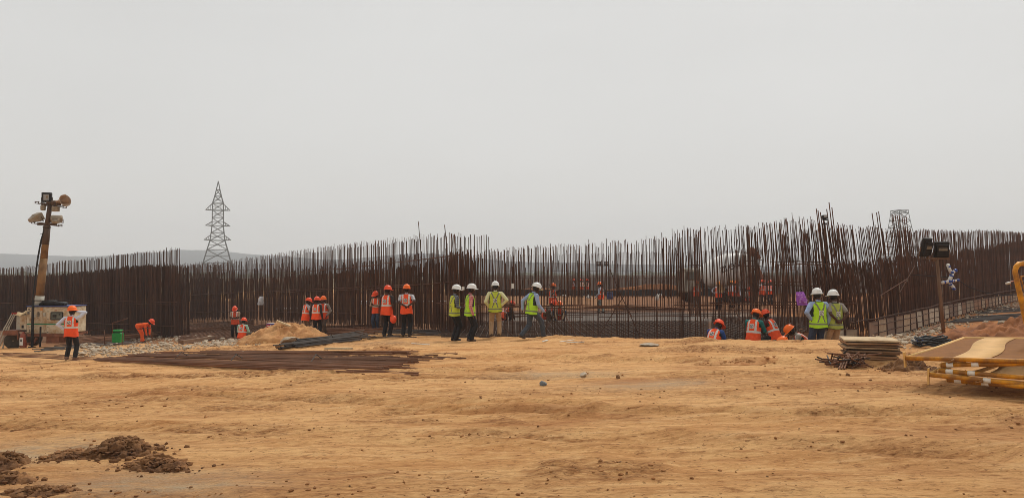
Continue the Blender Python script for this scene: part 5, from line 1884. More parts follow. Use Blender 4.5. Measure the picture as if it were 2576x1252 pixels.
bundle('wide fan of long brown rebar lying in front of the earth mound', (245, 909), (1010, 940), (400, 889), (1040, 896), 64, 'brown', .0155, 2, .6, .05, 3)
bundle('thin brown bars straggling out behind the wide fan of rebar', (520, 893), (1070, 905), (560, 880), (1165, 900), 14, 'brown', .016, 2, .9, .04, 0)
bundle('dark grey rebar bundle with splayed ends beside the earth mound', (725, 880), (925, 858), (735, 872), (915, 842), 34, 'dark', .022, 3, .5, .07, 1)
bundle('loose brown bars strewn across the rubble behind the lone man', (205, 868), (430, 845), (215, 855), (450, 832), 36, 'brown', .016, 4, 1.6, .1, 0)
bundle('long bars stacked on the pit floor behind the rubble', (330, 850), (560, 838), (340, 838), (570, 828), 28, 'brown', .018, 4, 1.2, .07, 0)
bundle('dark bars lying beneath the generator trailer', (100, 884), (330, 868), (110, 878), (360, 858), 10, 'dark', .02, 2, .8, .06, 0)
bundle('few thin bars on the earth left of the lone man', (0, 896), (240, 905), (10, 889), (200, 893), 7, 'brown', .012, 1, 1.0, .02, 0)
bundle('brown bars stacked behind the huddle of three', (735, 846), (960, 838), (760, 830), (1010, 824), 60, 'brown', .018, 5, 1.6, .06, 0)
bundle('bars laid on the floor behind the helmet carrier', (950, 850), (1110, 850), (990, 834), (1130, 838), 26, 'dark', .016, 3, 1.2, .05, 0)
bundle('parallel black bars stacked beside the steel formwork on the right', (2390, 815), (2560, 806), (2480, 776), (2600, 770), 34, 'dark', .022, 2, .3, .05, 0)
# bent frames of bar standing in the rubble
for (pts, lb) in [([(163 * 0 + 225, 842), (225, 830), (262, 829), (264, 866)], 'bent bar loop standing in the rubble nearest the lone man'), ([(283, 838), (283, 812), (322, 800)], 'bent bar slanting up behind the green bin'), ([(307, 872), (308, 832), (380, 824), (383, 856)], 'bent bar hoop standing in front of the bending worker')]:
    d_ = 30.0
    P = [at(x_, y_, d_) for x_, y_ in pts]
    mb = MB()
    o0 = P[0].copy()
    mb.tube([p_ - o0 for p_ in P], .02, 6)
    o = mb.build('bent_bar', M_BAR, None, True, o0)
    tag(o, lb, 'bent rebar', 'bent bars in the rubble')
# mats of rebar: on the pit floor at the left, and over the floor just inside the front curtain
def rebar_mat(label, poly_x, y0, y1, zoff, sx, sy, m, cross=True, follow=True, skew=0.0):
    mb = MB()
    mid = Vector(((poly_x(y0)[0] + poly_x(y0)[1]) / 2, (y0 + y1) / 2, 0))
    mid.z = g(mid.x, mid.y)
    y = y0
    while y < y1:
        xa, xb = poly_x(y)
        n = 5
        P = []
        for i in range(n + 1):
            x = xa + (xb - xa) * i / n
            yy = y + skew * (x - mid.x)
            P.append(Vector((x, yy, (g(x, yy) if follow else mid.z) + zoff + RND.gauss(0, .008))) - mid)
        mb.tube(P, .014, 4, caps=False)
        y += sy * RND.uniform(.75, 1.25)
    if cross:
        xa, xb = poly_x(y0)[0], poly_x(y1)[1]
        x = min(poly_x(y0)[0], poly_x(y1)[0])
        while x < max(poly_x(y0)[1], poly_x(y1)[1]):
            ys = [yy for yy in np.linspace(y0, y1, 7) if poly_x(yy)[0] <= x <= poly_x(yy)[1]]
            if len(ys) > 1:
                mb.tube([Vector((x, yy, (g(x, yy) if follow else mid.z) + zoff + .03)) - mid for yy in ys], .014, 4, caps=False)
            x += sx * RND.uniform(.8, 1.2)
    root = empty('rebar_mat', mid)
    tag(root, label, 'rebar mat', 'rebar mats on the floor')
    o = mb.build('mesh_bars', m, root)
    o['kind'] = 'stuff'


rebar_mat('brown rebar mat over the pit floor behind the earth mound', lambda y: (X(450, y), X(745, y) if y < 45 else X(640, y)), 38.5, 50, .08, .3, .13, mat('mat_brown', S(100, 70, 52), .85, .3, 2), True)
rebar_mat('dark rebar mesh over the floor behind the sparse front curtain', lambda y: (X(1110, y), X(1780, y)), 24.6, 33, .12, .24, .24, mat('mat_dark', S(80, 62, 51), .85, .35, 2), True, False)
rebar_mat('dark rebar mesh over the floor behind the corner curtain', lambda y: (X(1790, y), X(2150, y)), 23.5, 36, .12, .26, .26, mat('mat_dark', S(80, 62, 51), .85, .35, 2), True, False)
# long bars lying about on the floor
for i in range(26):
    px, py = RND.uniform(1180, 1750), RND.uniform(768, 800)
    d_ = 2.2 * F / (py - 690)
    c_ = Vector((X(px, d_), d_, -.52))
    a_ = RND.uniform(-.35, .35)
    v_ = Vector((math.cos(a_), math.sin(a_), 0)) * RND.uniform(1.5, 4.5)
    o = bar_between(c_ - v_, c_ + v_, None, 'rust', .02, 'loose_bar')
    tag(o, 'long loose bar lying on the floor inside the ring', 'loose bar', 'loose bars on the floor inside the ring')
# ------------------------------------------------------------------ right-hand foreground: floodlight post, coil, boards, barriers
M_POST = mat('post_rusty_wood', S(112, 84, 64), .85, .25, 5, .2, stretch=(4, 4, .6))
M_FLD = mat('floodlight_black', S(36, 32, 30), .6, .25, 6)
p = at(2376, 850, 20)
FZ_ = g(p.x, 20)
root = empty('floodlight_post', (p.x, 20, FZ_))
tag(root, 'rusty leaning post carrying two black floodlights near the right wall', 'floodlight post')
top = at(2357, 650, 20) - Vector((p.x, 20, FZ_))
b = MB()
b.tube([(0, 0, -.2), tuple(top)], [.05, .042], 8)
b.build('pole', M_POST, root, True)
b = MB()
b.box((top.x + .02, 0, top.z), (.56, .10, .035))
b.box((top.x - .05, .03, top.z - .05), (.12, .08, .06))
b.build('cross_plate', M_POST, root)
for (px, pz, w, h, rz, rx) in ((2328, 622, .33, .52, 26, -16), (2368, 628, .37, .44, -8, -8)):
    c = at(px, pz, 20) - Vector((p.x, 20, FZ_))
    b = MB()
    b.bbox((0, 0, 0), (w, .09, h), .015)
    b.box((0, .07, -.02), (w * .8, .08, h * .7))
    for q in range(6): b.box((0, .115, -h * .3 + q * h * .12), (w * .82, .03, .012))
    o = b.build('floodlight', M_FLD, root, False, c)
    o.rotation_euler = (rad(rx), 0, rad(rz + 180))
    b = MB()
    b.bbox((0, -.05, 0), (w * .84, .014, h * .8), .004, 0)
    b.box((0, .105, .02), (w * .6, .02, h * .16), 1)
    b.build('lens', [M_LENS, M_LAMP], o)
    b = MB()
    b.tube([(-w * .56, 0, 0), (-w * .56, 0, -h * .6), (w * .56, 0, -h * .6), (w * .56, 0, 0)], .014, 5)
    b.build('bracket', M_POST, o)

# floodlights beyond the bars
def small_flood(label, px, py, d, zb, n=2, w=.42, post=True):
    c = at(px, py, d)
    root = empty('floodlight_post', (c.x, d, zb))
    tag(root, label, 'floodlight post')
    if post:
        b = MB()
        b.tube([(0, 0, 0), (0, 0, c.z - zb - .15)], .05 if n > 1 else .018, 6)
        b.box((0, 0, c.z - zb - .2), (1.1 if n > 1 else .12, .06, .05))
        b.build('pole', M_FLD, root)
    for k_ in range(n):
        b = MB()
        b.bbox((0, 0, 0), (w, .14, w * .9), .02, 0)
        b.box((0, -.075, .02), (w * .7, .02, w * .55), 1)
        b.box((0, -.05, -w * .6), (w * 1.1, .04, .03), 0)
        b.build('floodlight', [M_FLD, M_LENS], root, False, ((k_ - (n - 1) / 2) * .72, 0, c.z - zb))
    return root


small_flood('pair of floodlights on a post beyond the floor, seen through the sparse bars', 1515, 662, 70, -.6)
small_flood('small pair of lamps behind the bars above the helmet carrier', 1049, 688, 60, -.9, 2, .26)
small_flood('single black floodlight clamped to the tallest bars at the corner', 2074, 546, 22.0, -.5, 1, .14)

# black cable coil
p = gat(2345, 872)
rr = random.Random(3)
root = empty('cable_coil', (p.x, p.y, p.z))
tag(root, 'heap of coiled black cable on the red earth by the floodlight post', 'cable coil')
for k_ in range(9):
    b = MB()
    pts = []
    r0 = rr.uniform(.24, .42)
    tilt, ph0 = rr.uniform(-.12, .2), rr.uniform(0, 6)
    for i in range(21):
        a = i / 20 * 6.2832
        r = r0 * (1 + .08 * math.sin(3 * a + ph0))
        pts.append((math.cos(a) * r * 1.05, math.sin(a) * r * .9, .03 + .022 * k_ + tilt * r * math.sin(a + ph0) * .5 + .02 * math.sin(5 * a)))
    zmin = min(q[2] for q in pts)
    pts = [(x_, y_, z_ - min(0, zmin - .015)) for x_, y_, z_ in pts]
    b.tube(pts, .017, 5, caps=False)
    b.build('loop', mat('cable_black', S(46, 46, 46), .6, .2, 8, rnd=.25), root, True)
b = MB()
b.tube([(.35, -.1, .05), (.6, -.3, .03), (.5, -.5, .02), (.3, -.55, .02)], .015, 5)
b.build('loop', mat('cable_black', S(46, 46, 46), .6, .2, 8, rnd=.25), root, True)
p = gat(2306, 866)
b = MB()
M_PB = mat('bottle_blue', S(46, 70, 140), .4, .1, 8)
M_PW = mat('pipe_white', S(208, 204, 196), .5, .08, 8, dirt=S(170, 150, 124), dirt_amt=.25)
b.lathe([(.045, 0), (.05, .02), (.05, .19), (.03, .23)], 12, 0)
b.lathe([(.05, .232), (.058, .24), (.058, .30), (.04, .31)], 12, 1)
o = b.build('bottle', [M_PB, M_PW], None, True, (p.x + .14, p.y, p.z + .06))
o.rotation_euler = (rad(90), 0, rad(-70))
tag(o, 'blue and white plastic bottle lying beside the black cable coil', 'bottle')

# stack of boards
M_BRD = [mat('board_%d' % i, c, .9, .2, 2, .3, rnd=.15, dirt=S(120, 92, 66), dirt_amt=.3) for i, c in enumerate((S(206, 180, 142), S(156, 118, 84), S(126, 98, 74), S(168, 138, 104)))]
p = gat(2222, 908)
zb = p.z
for k_ in range(8):
    b = MB()
    w, dd = .92 + RND.uniform(-.07, .05), .95 + RND.uniform(-.05, .05)
    b.bbox((0, 0, 0), (w, dd, .032), .004)
    o = b.build('board', M_BRD[0 if k_ == 7 else RND.choice([1, 2, 3])], None, False, (p.x + RND.uniform(-.05, .05), p.y + .5, zb + .03 + .046 * k_))
    o.rotation_euler = (rad(RND.uniform(-1.0, 1.0)), rad(RND.uniform(-1.5, 1.5)), rad(-14 + RND.uniform(-6, 6)))
    tag(o, ['lowest board of the stack beside the jumble of short bars', 'second board from the bottom of the board stack', 'third board from the bottom of the board stack', 'fourth board from the bottom of the board stack', 'fifth board from the bottom of the board stack',
            'third board from the top of the board stack', 'board just under the pale top one of the stack', 'pale topmost board of the stack beside the short bars'][k_], 'board', 'boards in the stack on the right')
# jumble of short bars
p = gat(2140, 925)
root = empty('rebar_pile', (p.x, p.y, p.z))
tag(root, 'jumbled heap of short rebar offcuts left of the board stack', 'rebar pile')
for k_ in range(46):
    a = RND.choice([.3, .5, .6, 2.4, 2.6, 1.0]) + RND.gauss(0, .3)
    L_ = RND.uniform(.3, .55)
    c = Vector((RND.gauss(.05, .18), RND.gauss(.1, .14), .05 + RND.random() * .24 * math.exp(-abs(RND.gauss(0, .8)))))
    v = Vector((math.cos(a) * L_ / 2, math.sin(a) * L_ / 2, RND.gauss(.0, .07)))
    q0, q1 = c - v, c + v
    for q in (q0, q1): q.z = max(q.z, .012 + g(p.x + q.x, p.y + q.y) - p.z)
    bar_between(q0, q1, root, 'brown' if RND.random() < .7 else 'dark', .014)
for k_ in range(5):
    bar_between(Vector((-.42 + .02 * k_, .05 + .08 * k_, .04 + .02 * k_)), Vector((.35, .1 + .06 * k_, .05)), root, 'brown', .014)
for k_ in range(3):
    bar_between(Vector((-.25 - .05 * k_, -.3, .02)), Vector((.1, .25 + .05 * k_, .22)), root, 'brown', .015)

# yellow barriers
M_YEL = mat('barrier_yellow', S(222, 150, 26), .5, .1, 5, dirt=S(140, 92, 42), dirt_amt=.6)
M_YELP = mat('barrier_pale_yellow', S(214, 170, 100), .6, .1, 5, dirt=S(190, 150, 96), dirt_amt=.3)
M_TAPE = mat('tape_white', S(222, 214, 200), .5, .06, 8)
M_MESH = mat('barrier_mesh', S(150, 98, 42), .7, .15, 6)
M_SIGN = mat('barrier_sheet', S(206, 164, 108), .8, .1, 4, dirt=S(190, 150, 100), dirt_amt=.2)


def barrier(label, loc, Mrot, tapes, sheet=True, LN=2.5, WD=2.0, grid=True, hooks=True, group='yellow barriers'):
    """local x runs along the front rail, local y along the side rail"""
    root = empty('barrier', loc)
    root.matrix_world = Matrix.Translation(loc) @ Mrot
    tag(root, label, 'barrier', group)
    R_ = .029
    b = MB()
    b.tube([(0, 0, 0), (WD, 0, 0)], R_, 10)
    b.build('front_rail', M_YEL, root, True)
    b = MB()
    b.tube([(0, 0, 0), (0.02, LN * .5, 0), (.0, LN, 0)], R_ * .85, 10)
    b.build('side_rail', M_YELP, root, True)
    b = MB()
    b.tube([(0, LN, 0), (WD, LN, 0)], R_ * .85, 10)
    b.build('back_rail', M_YELP, root, True)
    b = MB()
    b.tube([(WD, 0, 0), (WD, LN, 0)], R_, 10)
    b.build('side_rail', M_YEL, root, True)
    for t in tapes:
        b = MB()
        b.tube([(t - .04, 0, 0), (t + .04, 0, 0)], R_ * 1.07, 10)
        b.build('tape_band', M_TAPE, root, True)
    if hooks:
        for t in (.5, WD * .72):
            b = MB()
            b.tube([(t, -.01, -.02), (t + .02, -.045, -.035), (t + .07, -.05, -.01), (t + .08, -.01, .0)], .014, 6)
            b.build('hook', M_YEL, root, True)
        b = MB()
        b.box((-.01, 0, -.02), (.02, .05, .2))
        b.build('foot_plate', M_YELP, root)
    if grid:
        b = MB()
        n1, n2 = int(WD / .05), int(LN / .05)
        for i in range(1, n1):
            x_ = WD * i / n1
            b.box((x_, LN / 2, -.004), (.014, LN, .006))
        for j in range(1, n2):
            b.box((WD / 2, LN * j / n2, .004), (WD, .026, .006))
        o = b.build('mesh_wires', M_MESH, root)
        o['kind'] = 'stuff'
    if sheet:                                        # pale sheet with a wavy edge woven along the panel
        vs, fs = [], []
        n = 24
        for i in range(n + 1):
            t = i / n
            y_ = .06 + (LN - .12) * t
            cx_ = .74 - .22 * t + .05 * math.sin(t * 6.0)
            for s_ in (-1, 1):
                for z_ in (.012, .018): vs.append((min(WD - .05, cx_ + s_ * .2), y_, z_))
        for i in range(n):
            a = i * 4
            fs += [(a + 1, a + 3, a + 7, a + 5), (a, a + 4, a + 6, a + 2), (a, a + 1, a + 5, a + 4), (a + 2, a + 6, a + 7, a + 3)]
        b = MB()
        b.add(vs, fs)
        b.build('sheet', M_SIGN, root, True)
    return root


def frame(o, ax, ay):
    ax, ay = Vector(ax).normalized(), Vector(ay)
    az = ax.cross(ay).normalized()
    ay = az.cross(ax)
    return Matrix((ax, ay, az)).transposed().to_4x4()


C0 = at(2278, 900, 9.8)
CB = at(2442, 851, 11.5)
CR = at(2576, 908, 8.85)
gb = g(6.3, 9.6)
barrier('topmost yellow mesh barrier of the stack, with a wavy pale sheet', C0, frame(C0, CR - C0, CB - C0), [], True, (CB - C0).length, 1.9)
for k_, (l0, l1, tp, hk, lb) in enumerate([((2368, 918), (2576, 914), (.10, .38, 1.0), False, 'second yellow barrier of the stack, just under the topmost'), ((2362, 932), (2576, 949), (.12, .36, 1.02, ), False, 'third yellow barrier of the stack, slanting under the second'),
                                           ((2338, 942), (2576, 966), (.62,), True, 'yellow barrier with hooks near the bottom of the stack'), ((2384, 955), (2576, 972), (.12, .42), False, 'lowest yellow barrier of the stack, touching the ground')]):
    d0 = 9.5 - .02 * k_
    A, Bq = at(*l0, d0), at(*l1, d0 - .62)
    side = (CB - C0)
    side = Vector((side.x, side.y, side.z * .35))
    barrier(lb, A, frame(A, Bq - A, side), tp, k_ == 1, 2.3, 1.7, False, hk)
# standing barrier at the right edge
A, Bq = at(2586, 830, 10.2), at(2553, 682, 10.2)
root = empty('barrier', A)
tag(root, 'yellow mesh barrier standing upright at the right edge', 'barrier', 'yellow barriers')
up = Bq - A
b = MB()
pts = [Vector((0.06, 0, -.45)) - up * .15, Vector((0, 0, 0)), up, up + Vector((.02, 0, .06)), up + Vector((.07, .02, .10)), up + Vector((.16, .03, .11)), up + Vector((1.3, .3, .14))]
b.tube(pts, .036, 10)
b.build('outer_rail', M_YEL, root, True)
b = MB()
inn = [v + Vector((.075, .0, -.07)) for v in (up, up + Vector((1.2, .3, .08)))]
b.tube([Vector((.085, 0, 0)), inn[0], inn[1]], .012, 6)
b.build('inner_rail', M_YEL, root)
b = MB()
for i in range(12):
    t = i / 12
    q = inn[0] * (1 - t) + Vector((.085, 0, 0)) * t
    b.tube([q, q + Vector((1.2, .3, .05))], .006, 4)
for i in range(14):
    t = i / 14
    q = inn[0].lerp(inn[1], t)
    b.tube([q, q - up], .006, 4)
o = b.build('mesh_wires', mat('wire_grey', S(120, 112, 100), .6, .1, 8), root)
o['kind'] = 'stuff'
b = MB()
b.bbox((.09, -.02, up.z * .42), (.07, .06, .12), .015)
b.build('clamp', mat('clamp_blue', S(44, 56, 78), .6, .1, 8), root)

# white pipe fittings strung on a wire in front of the right wall
d_ = 24.5
W = lambda x_, y_: at(x_, y_, d_)
c0 = W(2390, 700)
root = empty('pipe_fittings', c0)
tag(root, 'cluster of white pipe fittings with blue tape strung before the right wall', 'pipe fittings')
for pts, r in (([(2384, 664), (2389, 678), (2395, 690)], 0.054), ([(2396, 688), (2388, 706), (2386, 712)], 0.061), ([(2392, 688), (2406, 679)], 0.054), ([(2369, 711), (2398, 706)], 0.054), ([(2394, 707), (2413, 704)], 0.040), ([(2388, 710), (2398, 722), (2402, 729)], 0.050)):
    P = [W(*q) - c0 for q in pts]
    b = MB()
    b.tube(P, r, 9)
    o = b.build('pipe', M_PW, root, True)
    b = MB()
    m_ = P[0].lerp(P[-1], .82)
    dv = (P[-1] - P[0]).normalized() * .045
    b.tube([m_ - dv, m_ + dv], r * 1.06, 9)
    m_ = P[0].lerp(P[-1], .25)
    b.tube([m_ - dv * .6, m_ + dv * .6], r * 1.06, 9)
    b.build('blue_tape', M_PB, o, True)
b = MB()
b.tube([W(x_, y_) + Vector((0, .04, 0)) for x_, y_ in ((2290, 690), (2340, 694), (2395, 697), (2410, 703), (2440, 722), (2480, 736), (2530, 742), (2600, 743))], .012, 5)
o = b.build('wire', M_BLK)
tag(o, 'slack wire strung along the right wall through the pipe fittings', 'wire')
b = MB()
P = [at(x_, y_, 10.4) for x_, y_ in ((2552, 706), (2540, 709), (2543, 719))]
b.tube([q - P[0] for q in P], .009, 6, 0)
P2_ = [at(x_, y_, 10.4) - P[0] for x_, y_ in ((2541, 711), (2531, 713))]
b.tube(P2_, .018, 8, 1)
o = b.build('wall_hook', [mat('hook_copper', S(176, 110, 80), .5, .1, 8), M_PW], None, True, P[0])
tag(o, 'small white and copper hook sticking out left of the standing barrier', 'hook')

# dug red earth on the right, spoil by the boards, rubble strip along the formwork
c = gat(2530, 850)
heap('earth_heap', 'dug red earth bank behind the yellow barriers', (X(2590, 17), 17.0, g(X(2590, 17), 17.0)), 1.9, 2.0, .42, M_REDE, 21, .5, freq=5, n=84, sink=.3)
for i in range(70):
    t = RND.random()
    px, py = 2190 + 330 * t, 866 - 104 * t
    stone(px + RND.uniform(-10, 60), py + RND.uniform(-8, 14) * (1 - .5 * t), RND.uniform(7, 20) * (1 - .45 * t), STN, 'pale broken stone along the foot of the steel formwork, ' + ('near the board stack' if t < .4 else 'beyond the floodlight post' if t > .65 else 'beside the cable coil'), 'pale stones along the formwork')
for px, py, w, sz_ in [(2480, 815, 22, 'smaller'), (2522, 818, 30, 'largest'), (2564, 826, 24, 'rightmost'), (2440, 838, 16, 'leftmost'), (2500, 842, 14, 'lowest small')]:
    stone(px, py, w, STN, sz_ + ' dusty stone half buried in the red earth bank behind the barriers', 'stones in the red bank')
o = stone(1632, 869, 56, STN, 'flat grey concrete slab fragment near the front curtain', sz=.22, rz=.1)
o.rotation_euler = (.04, 0, .1)
o.location.z -= .06
bar_p = gat(2335, 842)
for k_, (a_, c_, lb) in enumerate([((2308, 846), (2372, 822), 'brown bar leaning from the earth to the foot of the post'), ((2265, 800), (2330, 826), 'thin bar lying against the formwork panels')]):
    A, Bq = gat(*a_), gat(*c_)
    A.z += .05; Bq.z += .15
    o = bar_between(A, Bq, None, 'brown', .02, 'loose_bar')
    tag(o, lb, 'loose bar')

# ------------------------------------------------------------------ concrete mixer truck inside the ring
MD = 58.0
mx0, mz0 = X(1815, MD), -.6
root = empty('mixer_truck', (mx0, MD, mz0))
tag(root, 'white concrete mixer truck standing inside the ring behind the bars', 'truck')
M_DRUM = mat('drum_white', S(216, 216, 212), .4, .06, 2, dirt=S(180, 172, 160), dirt_amt=.2)
dm = MB()
dm.lathe([(.45, -2.3), (.75, -2.1), (1.05, -1.3), (1.22, -.3), (1.22, .5), (1.0, 1.4), (.6, 2.1), (.5, 2.35)], 24)
o = dm.build('drum', M_DRUM, root, True, (.35, 0, 2.55))
o.rotation_euler = (0, rad(72), 0)
fc = bpy.data.curves.new('drum_lettering', 'FONT')
fc.body = 'ZLON'
fc.size = .62
fc.extrude = .01
fc.align_x, fc.align_y = 'CENTER', 'CENTER'
fc.materials.append(M_BLK)
tmp = bpy.data.objects.new('lettering_curve', fc)
COL.objects.link(tmp)
dg = bpy.context.evaluated_depsgraph_get()
tl = link_mesh('lettering', bpy.data.meshes.new_from_object(tmp.evaluated_get(dg)), root)
bpy.data.objects.remove(tmp)
bpy.data.curves.remove(fc)
tl.location = (.35, -1.26, 2.75)
tl.rotation_euler = (rad(90), rad(-18), 0)
b = MB()
b.box((.2, 0, 1.0), (6.6, .9, .25)); b.box((2.4, 0, 1.6), (.3, 1.0, 1.1)); b.box((-1.6, 0, 1.6), (.3, 1.2, .9))
b.build('chassis', M_BLK, root)
b = MB()
b.bbox((-2.65, 0, 1.75), (1.35, 2.2, 1.9), .12)
o = b.build('cab', M_CAB2, root)
b = MB()
b.box((-2.6, -1.11, 2.1), (.8, .03, .6)); b.box((-3.335, 0, 2.1), (.03, 1.8, .7))
b.build('window', M_GLASS, o)
b = MB()
b.tube([(2.1, 0, 3.5), (2.7, 0, 3.9)], [.35, .6], 10); b.tube([(2.6, 0, 3.0), (3.3, 0, 1.6)], [.25, .18], 8)
b.build('chute', M_FRM, root)
for x_ in (-2.5, .6, 1.9):
    for y_ in (-1, 1):
        b = MB()
        b.lathe([(.2, -.15), (.46, -.15), (.5, 0), (.46, .15), (.2, .15)], 16)
        o = b.build('wheel', M_TYR, root, True, (x_, y_, .5))
        o.rotation_euler = (rad(90), 0, 0)
b = MB()
b.box((.55, -1.15, 1.2), (.35, .2, .35))
b.build('tail_box', M_YEL, root)

# drum, jug, bags on the floor
b = MB()
b.lathe([(.26, 0), (.28, .02), (.28, .28), (.29, .30), (.28, .32), (.28, .58), (.29, .6), (.27, .62), (.02, .62)], 18)
o = b.build('barrel', mat('barrel_blue', S(52, 68, 112), .5, .1, 6), None, True, (X(1534, 66), 66, -.6))
tag(o, 'blue barrel on the far floor right of the lone walking worker', 'barrel')
b = MB()
b.lathe([(.11, 0), (.12, .02), (.12, .27), (.05, .36), (.045, .42), (.02, .43)], 14)
o = b.build('jug', M_PW, None, True, (X(1653, 62), 62, -.58))
o.scale = (1.3, 1.3, 1.3)
tag(o, 'white plastic jug standing alone on the far floor', 'jug')
for (px, d_, w, lb) in [(1420, 71, .45, 'white sack near the three distant workers'), (1481, 68, .5, 'white bundle on the far floor left of the blue barrel'), (1660, 72, .5, 'white bundle near the far brown heap')]:
    o = link_mesh('sack', rock_mesh(300 + px, mat('sack_white', S(208, 204, 196), .8, .1, 5), .7))
    o.location = (X(px, d_), d_, -.45)
    o.scale = (w, w * .7, w)
    tag(o, lb, 'sack')
for (px, py, lb) in [(1290, 719, 'small white tag tied to a bar near the man in khaki trousers'), (1165, 725, 'small white tag tied to a bar behind the pink shirt')]:
    b = MB()
    b.bbox((0, 0, 0), (.09, .012, .17 if px > 1200 else .11), .003)
    o = b.build('tag_plate', PATCH, None, False, at(px, py, 25.15))
    tag(o, lb, 'tag')
# pale concrete slabs seen low through the left bars
M_CONC = mat('pale_concrete', S(190, 188, 184), .9, .1, 1.5)
for i, (pa, pb, pyt, pyb, d_) in enumerate([(455, 560, 795, 815, 58), (590, 690, 787, 806, 58), (690, 860, 775, 792, 58), (900, 1120, 757, 768, 60)]):
    A, Bq = at(pa, pyb, d_), at(pb, pyt, d_)
    b = MB()
    b.bbox(((Bq.x - A.x) / 2, .6, (Bq.z - A.z) / 2), (Bq.x - A.x, 1.2, Bq.z - A.z), .03)
    o = b.build('concrete_block', M_CONC, None, False, A)
    tag(o, 'pale concrete block glimpsed low between the bars, ' + ['below the pylon', 'left of the white sack', 'behind the huddle of three', 'behind the helmet carrier'][i], 'concrete block', 'concrete blocks inside the ring')

# ------------------------------------------------------------------ dug clods in the foreground and loose crumbs over the yard
def clump_base(seed):
    import bmesh
    bm = bmesh.new()
    bmesh.ops.create_icosphere(bm, subdivisions=1, radius=.5)
    rr = random.Random(seed)
    for v in bm.verts: v.co *= rr.uniform(.62, 1.25)
    me_ = ([tuple(v.co) for v in bm.verts], [tuple(v.index for v in f.verts) for f in bm.faces])
    bm.free()
    return me_


CB_ = [clump_base(k_) for k_ in range(8)]


def scatter_clods(name, pts, m):
    V_, F_ = [], []
    o_ = 0
    for (x_, y_, s_, dz) in pts:
        vs, fs = RND.choice(CB_)
        a = RND.uniform(0, 6.28)
        ca_, sa_ = math.cos(a), math.sin(a)
        sx_, sy_, sz_ = s_ * RND.uniform(.8, 1.4), s_ * RND.uniform(.7, 1.2), s_ * RND.uniform(.5, .9)
        for v in vs:
            X_, Y_ = v[0] * sx_, v[1] * sy_
            V_.append((x_ + X_ * ca_ - Y_ * sa_, y_ + X_ * sa_ + Y_ * ca_, dz + v[2] * sz_))
        F_ += [tuple(i + o_ for i in f) for f in fs]
        o_ += len(vs)
    me_ = bpy.data.meshes.new(name)
    me_.from_pydata(V_, [], F_)
    me_.materials.append(m)
    o = link_mesh(name, me_)
    o['kind'] = 'stuff'
    return o


def pile(name, label, px, py, sx_, sy_, h, n, seed, rz=0.0, m=None):
    """a heap of dug clods: a rough core with clods all over it"""
    c = gat(px, py)
    m = m or M_CLOD
    o = heap(name, label, tuple(c), sx_, sy_, h, m, seed, .6, 'clod heap', 'dug soil heaps on the open ground', rz, 72, .05, 1.2, 4.0)
    cr, sr = math.cos(rz), math.sin(rz)
    V_, F_, o_ = [], [], 0
    for i in range(n):
        t = abs(RND.gauss(0, .62))
        a = RND.uniform(0, 6.28)
        lx, ly = math.cos(a) * t * sx_, math.sin(a) * t * sy_
        wx, wy = lx * cr - ly * sr, lx * sr + ly * cr
        s_ = RND.choice([.012, .016, .02, .025, .03, .04, .06]) * RND.uniform(.7, 1.2)
        dz = g(c.x + wx, c.y + wy) - c.z + max(0, 1 - t ** 1.2) * h * RND.uniform(.75, 1.1) + s_ * .15
        vs, fs = RND.choice(CB_)
        sc_ = (s_ * RND.uniform(.8, 1.4), s_ * RND.uniform(.8, 1.3), s_ * RND.uniform(.6, 1))
        b_ = RND.uniform(0, 6.28)
        cb, sb = math.cos(b_), math.sin(b_)
        for v in vs:
            x_, y_ = v[0] * sc_[0], v[1] * sc_[1]
            V_.append((wx + x_ * cb - y_ * sb, wy + x_ * sb + y_ * cb, dz + v[2] * sc_[2]))
        F_ += [tuple(k_ + o_ for k_ in f) for f in fs]
        o_ += len(vs)
    me_ = bpy.data.meshes.new('clods')
    me_.from_pydata(V_, [], F_)
    me_.materials.append(m)
    q = link_mesh('clods', me_, o)
    q['kind'] = 'stuff'


pile('clod_heap', 'largest heap of dark dug clods in the left foreground', 300, 1140, .38, .26, .13, 650, 31)
pile('clod_heap', 'tail of dark clods trailing right of the largest heap', 392, 1172, .36, .18, .08, 520, 32, -.25)
pile('clod_heap', 'low scatter of clods left of the largest heap', 185, 1150, .3, .22, .05, 420, 33)
pile('clod_heap', 'dark clod heap cut by the left edge of the view', 15, 1172, .22, .28, .10, 220, 34)
pile('clod_heap', 'brown clod heap at the left edge below the other', 20, 1212, .24, .14, .07, 180, 35)
pile('clod_heap', 'flat scatter of clods at the bottom left corner', 105, 1244, .34, .12, .045, 180, 36)
pile('clod_heap', 'low brown spoil heap between the board stack and the barriers', 2285, 930, .55, .34, .17, 300, 23)
pile('clod_heap', 'low ragged soil ridge left of the short bar heap', 1860, 917, .9, .22, .06, 160, 37, 0, M_TAN)
pile('clod_heap', 'ragged soil bank right of the wide rebar fan', 960, 884, 1.0, .35, .13, 160, 38, 0, M_TAN)
pts = []
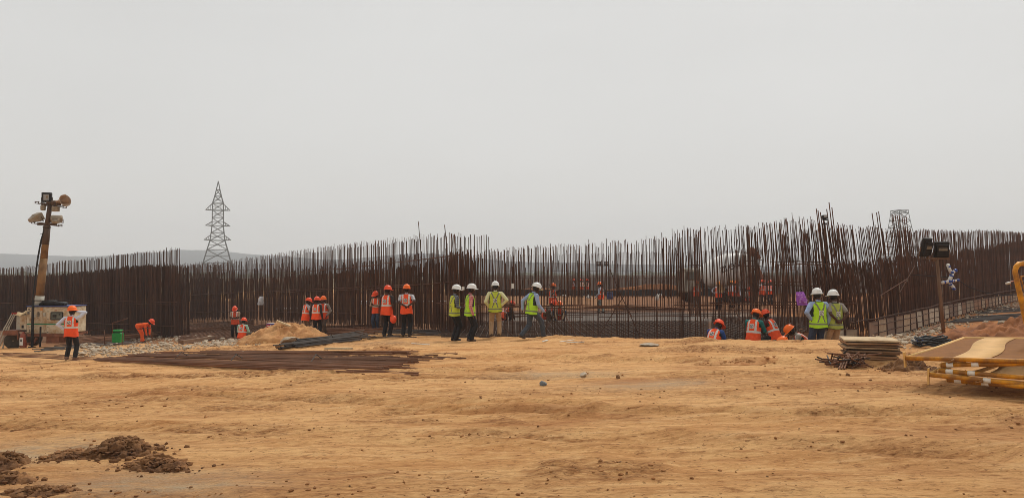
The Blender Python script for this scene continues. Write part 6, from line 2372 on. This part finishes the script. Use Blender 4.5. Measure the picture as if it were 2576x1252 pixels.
while len(pts) < 2900:
    y_ = 4.6 + 17.5 * RND.random() ** 1.4
    x_ = RND.uniform(-.78, .78) * y_
    w_ = float(churn(np.array([x_]), np.array([y_]))[0])
    if RND.random() < .05 + .95 * w_:
        s_ = RND.choice([.008, .010, .012, .015, .02, .03]) * RND.uniform(.7, 1.2) * (1 + y_ * .03)
        pts.append((x_, y_, s_))
zz = gz(np.array([q[0] for q in pts]), np.array([q[1] for q in pts]))
scatter_clods('dirt_crumbs', [(q[0], q[1], q[2], float(z_) + q[2] * .12) for q, z_ in zip(pts, zz)], mat('crumb_soil', S(166, 118, 74), 1, .35, 3, .5, dirt=S(112, 72, 42), dirt_amt=.5))
pts = []
for i in range(2600):
    if RND.random() < .6:
        px = RND.uniform(195, 650)
        lo, hi = np.interp(px, [205, 300, 420, 520, 640], [862, 850, 842, 842, 855]), np.interp(px, [205, 300, 420, 520, 640], [897, 895, 884, 873, 866])
        y0_ = 1
        py = RND.uniform(lo, hi)
    else:
        t = RND.random()
        px, py = 2195 + 340 * t + RND.uniform(-10, 60), 864 - 104 * t + RND.uniform(-8, 14) * (1 - .5 * t)
    pts.append((px, py))
P_ = []
for px, py in pts[::2]:
    q = gat(px, py)
    for k_ in range(2):
        s_ = RND.uniform(.04, .12)
        x_, y_ = q.x + RND.gauss(0, .1), q.y + RND.gauss(0, .25)
        P_.append((x_, y_, s_, q.z + s_ * .2))
scatter_clods('stone_rubble', P_, mat('rubble_pale', S(176, 160, 138), .95, .3, 2.5, .4, dirt=S(146, 112, 78), dirt_amt=.35))
# gravel in the flank of the earth mound
P_ = []
for i in range(500):
    a, t = RND.uniform(3.4, 6.0), RND.random() ** .7
    x_, y_ = MC.x + math.cos(a) * t * 1.7, MC.y + .6 + math.sin(a) * t * 1.45
    s_ = RND.uniform(.03, .09)
    P_.append((x_, y_, s_, MC.z - .02 + (1 - t ** 1.4) * .66 + (g(x_, y_) - MC.z) + s_ * .2))
scatter_clods('mound_gravel', P_, mat('gravel_ochre', S(204, 160, 108), .95, .3, 3, .3))
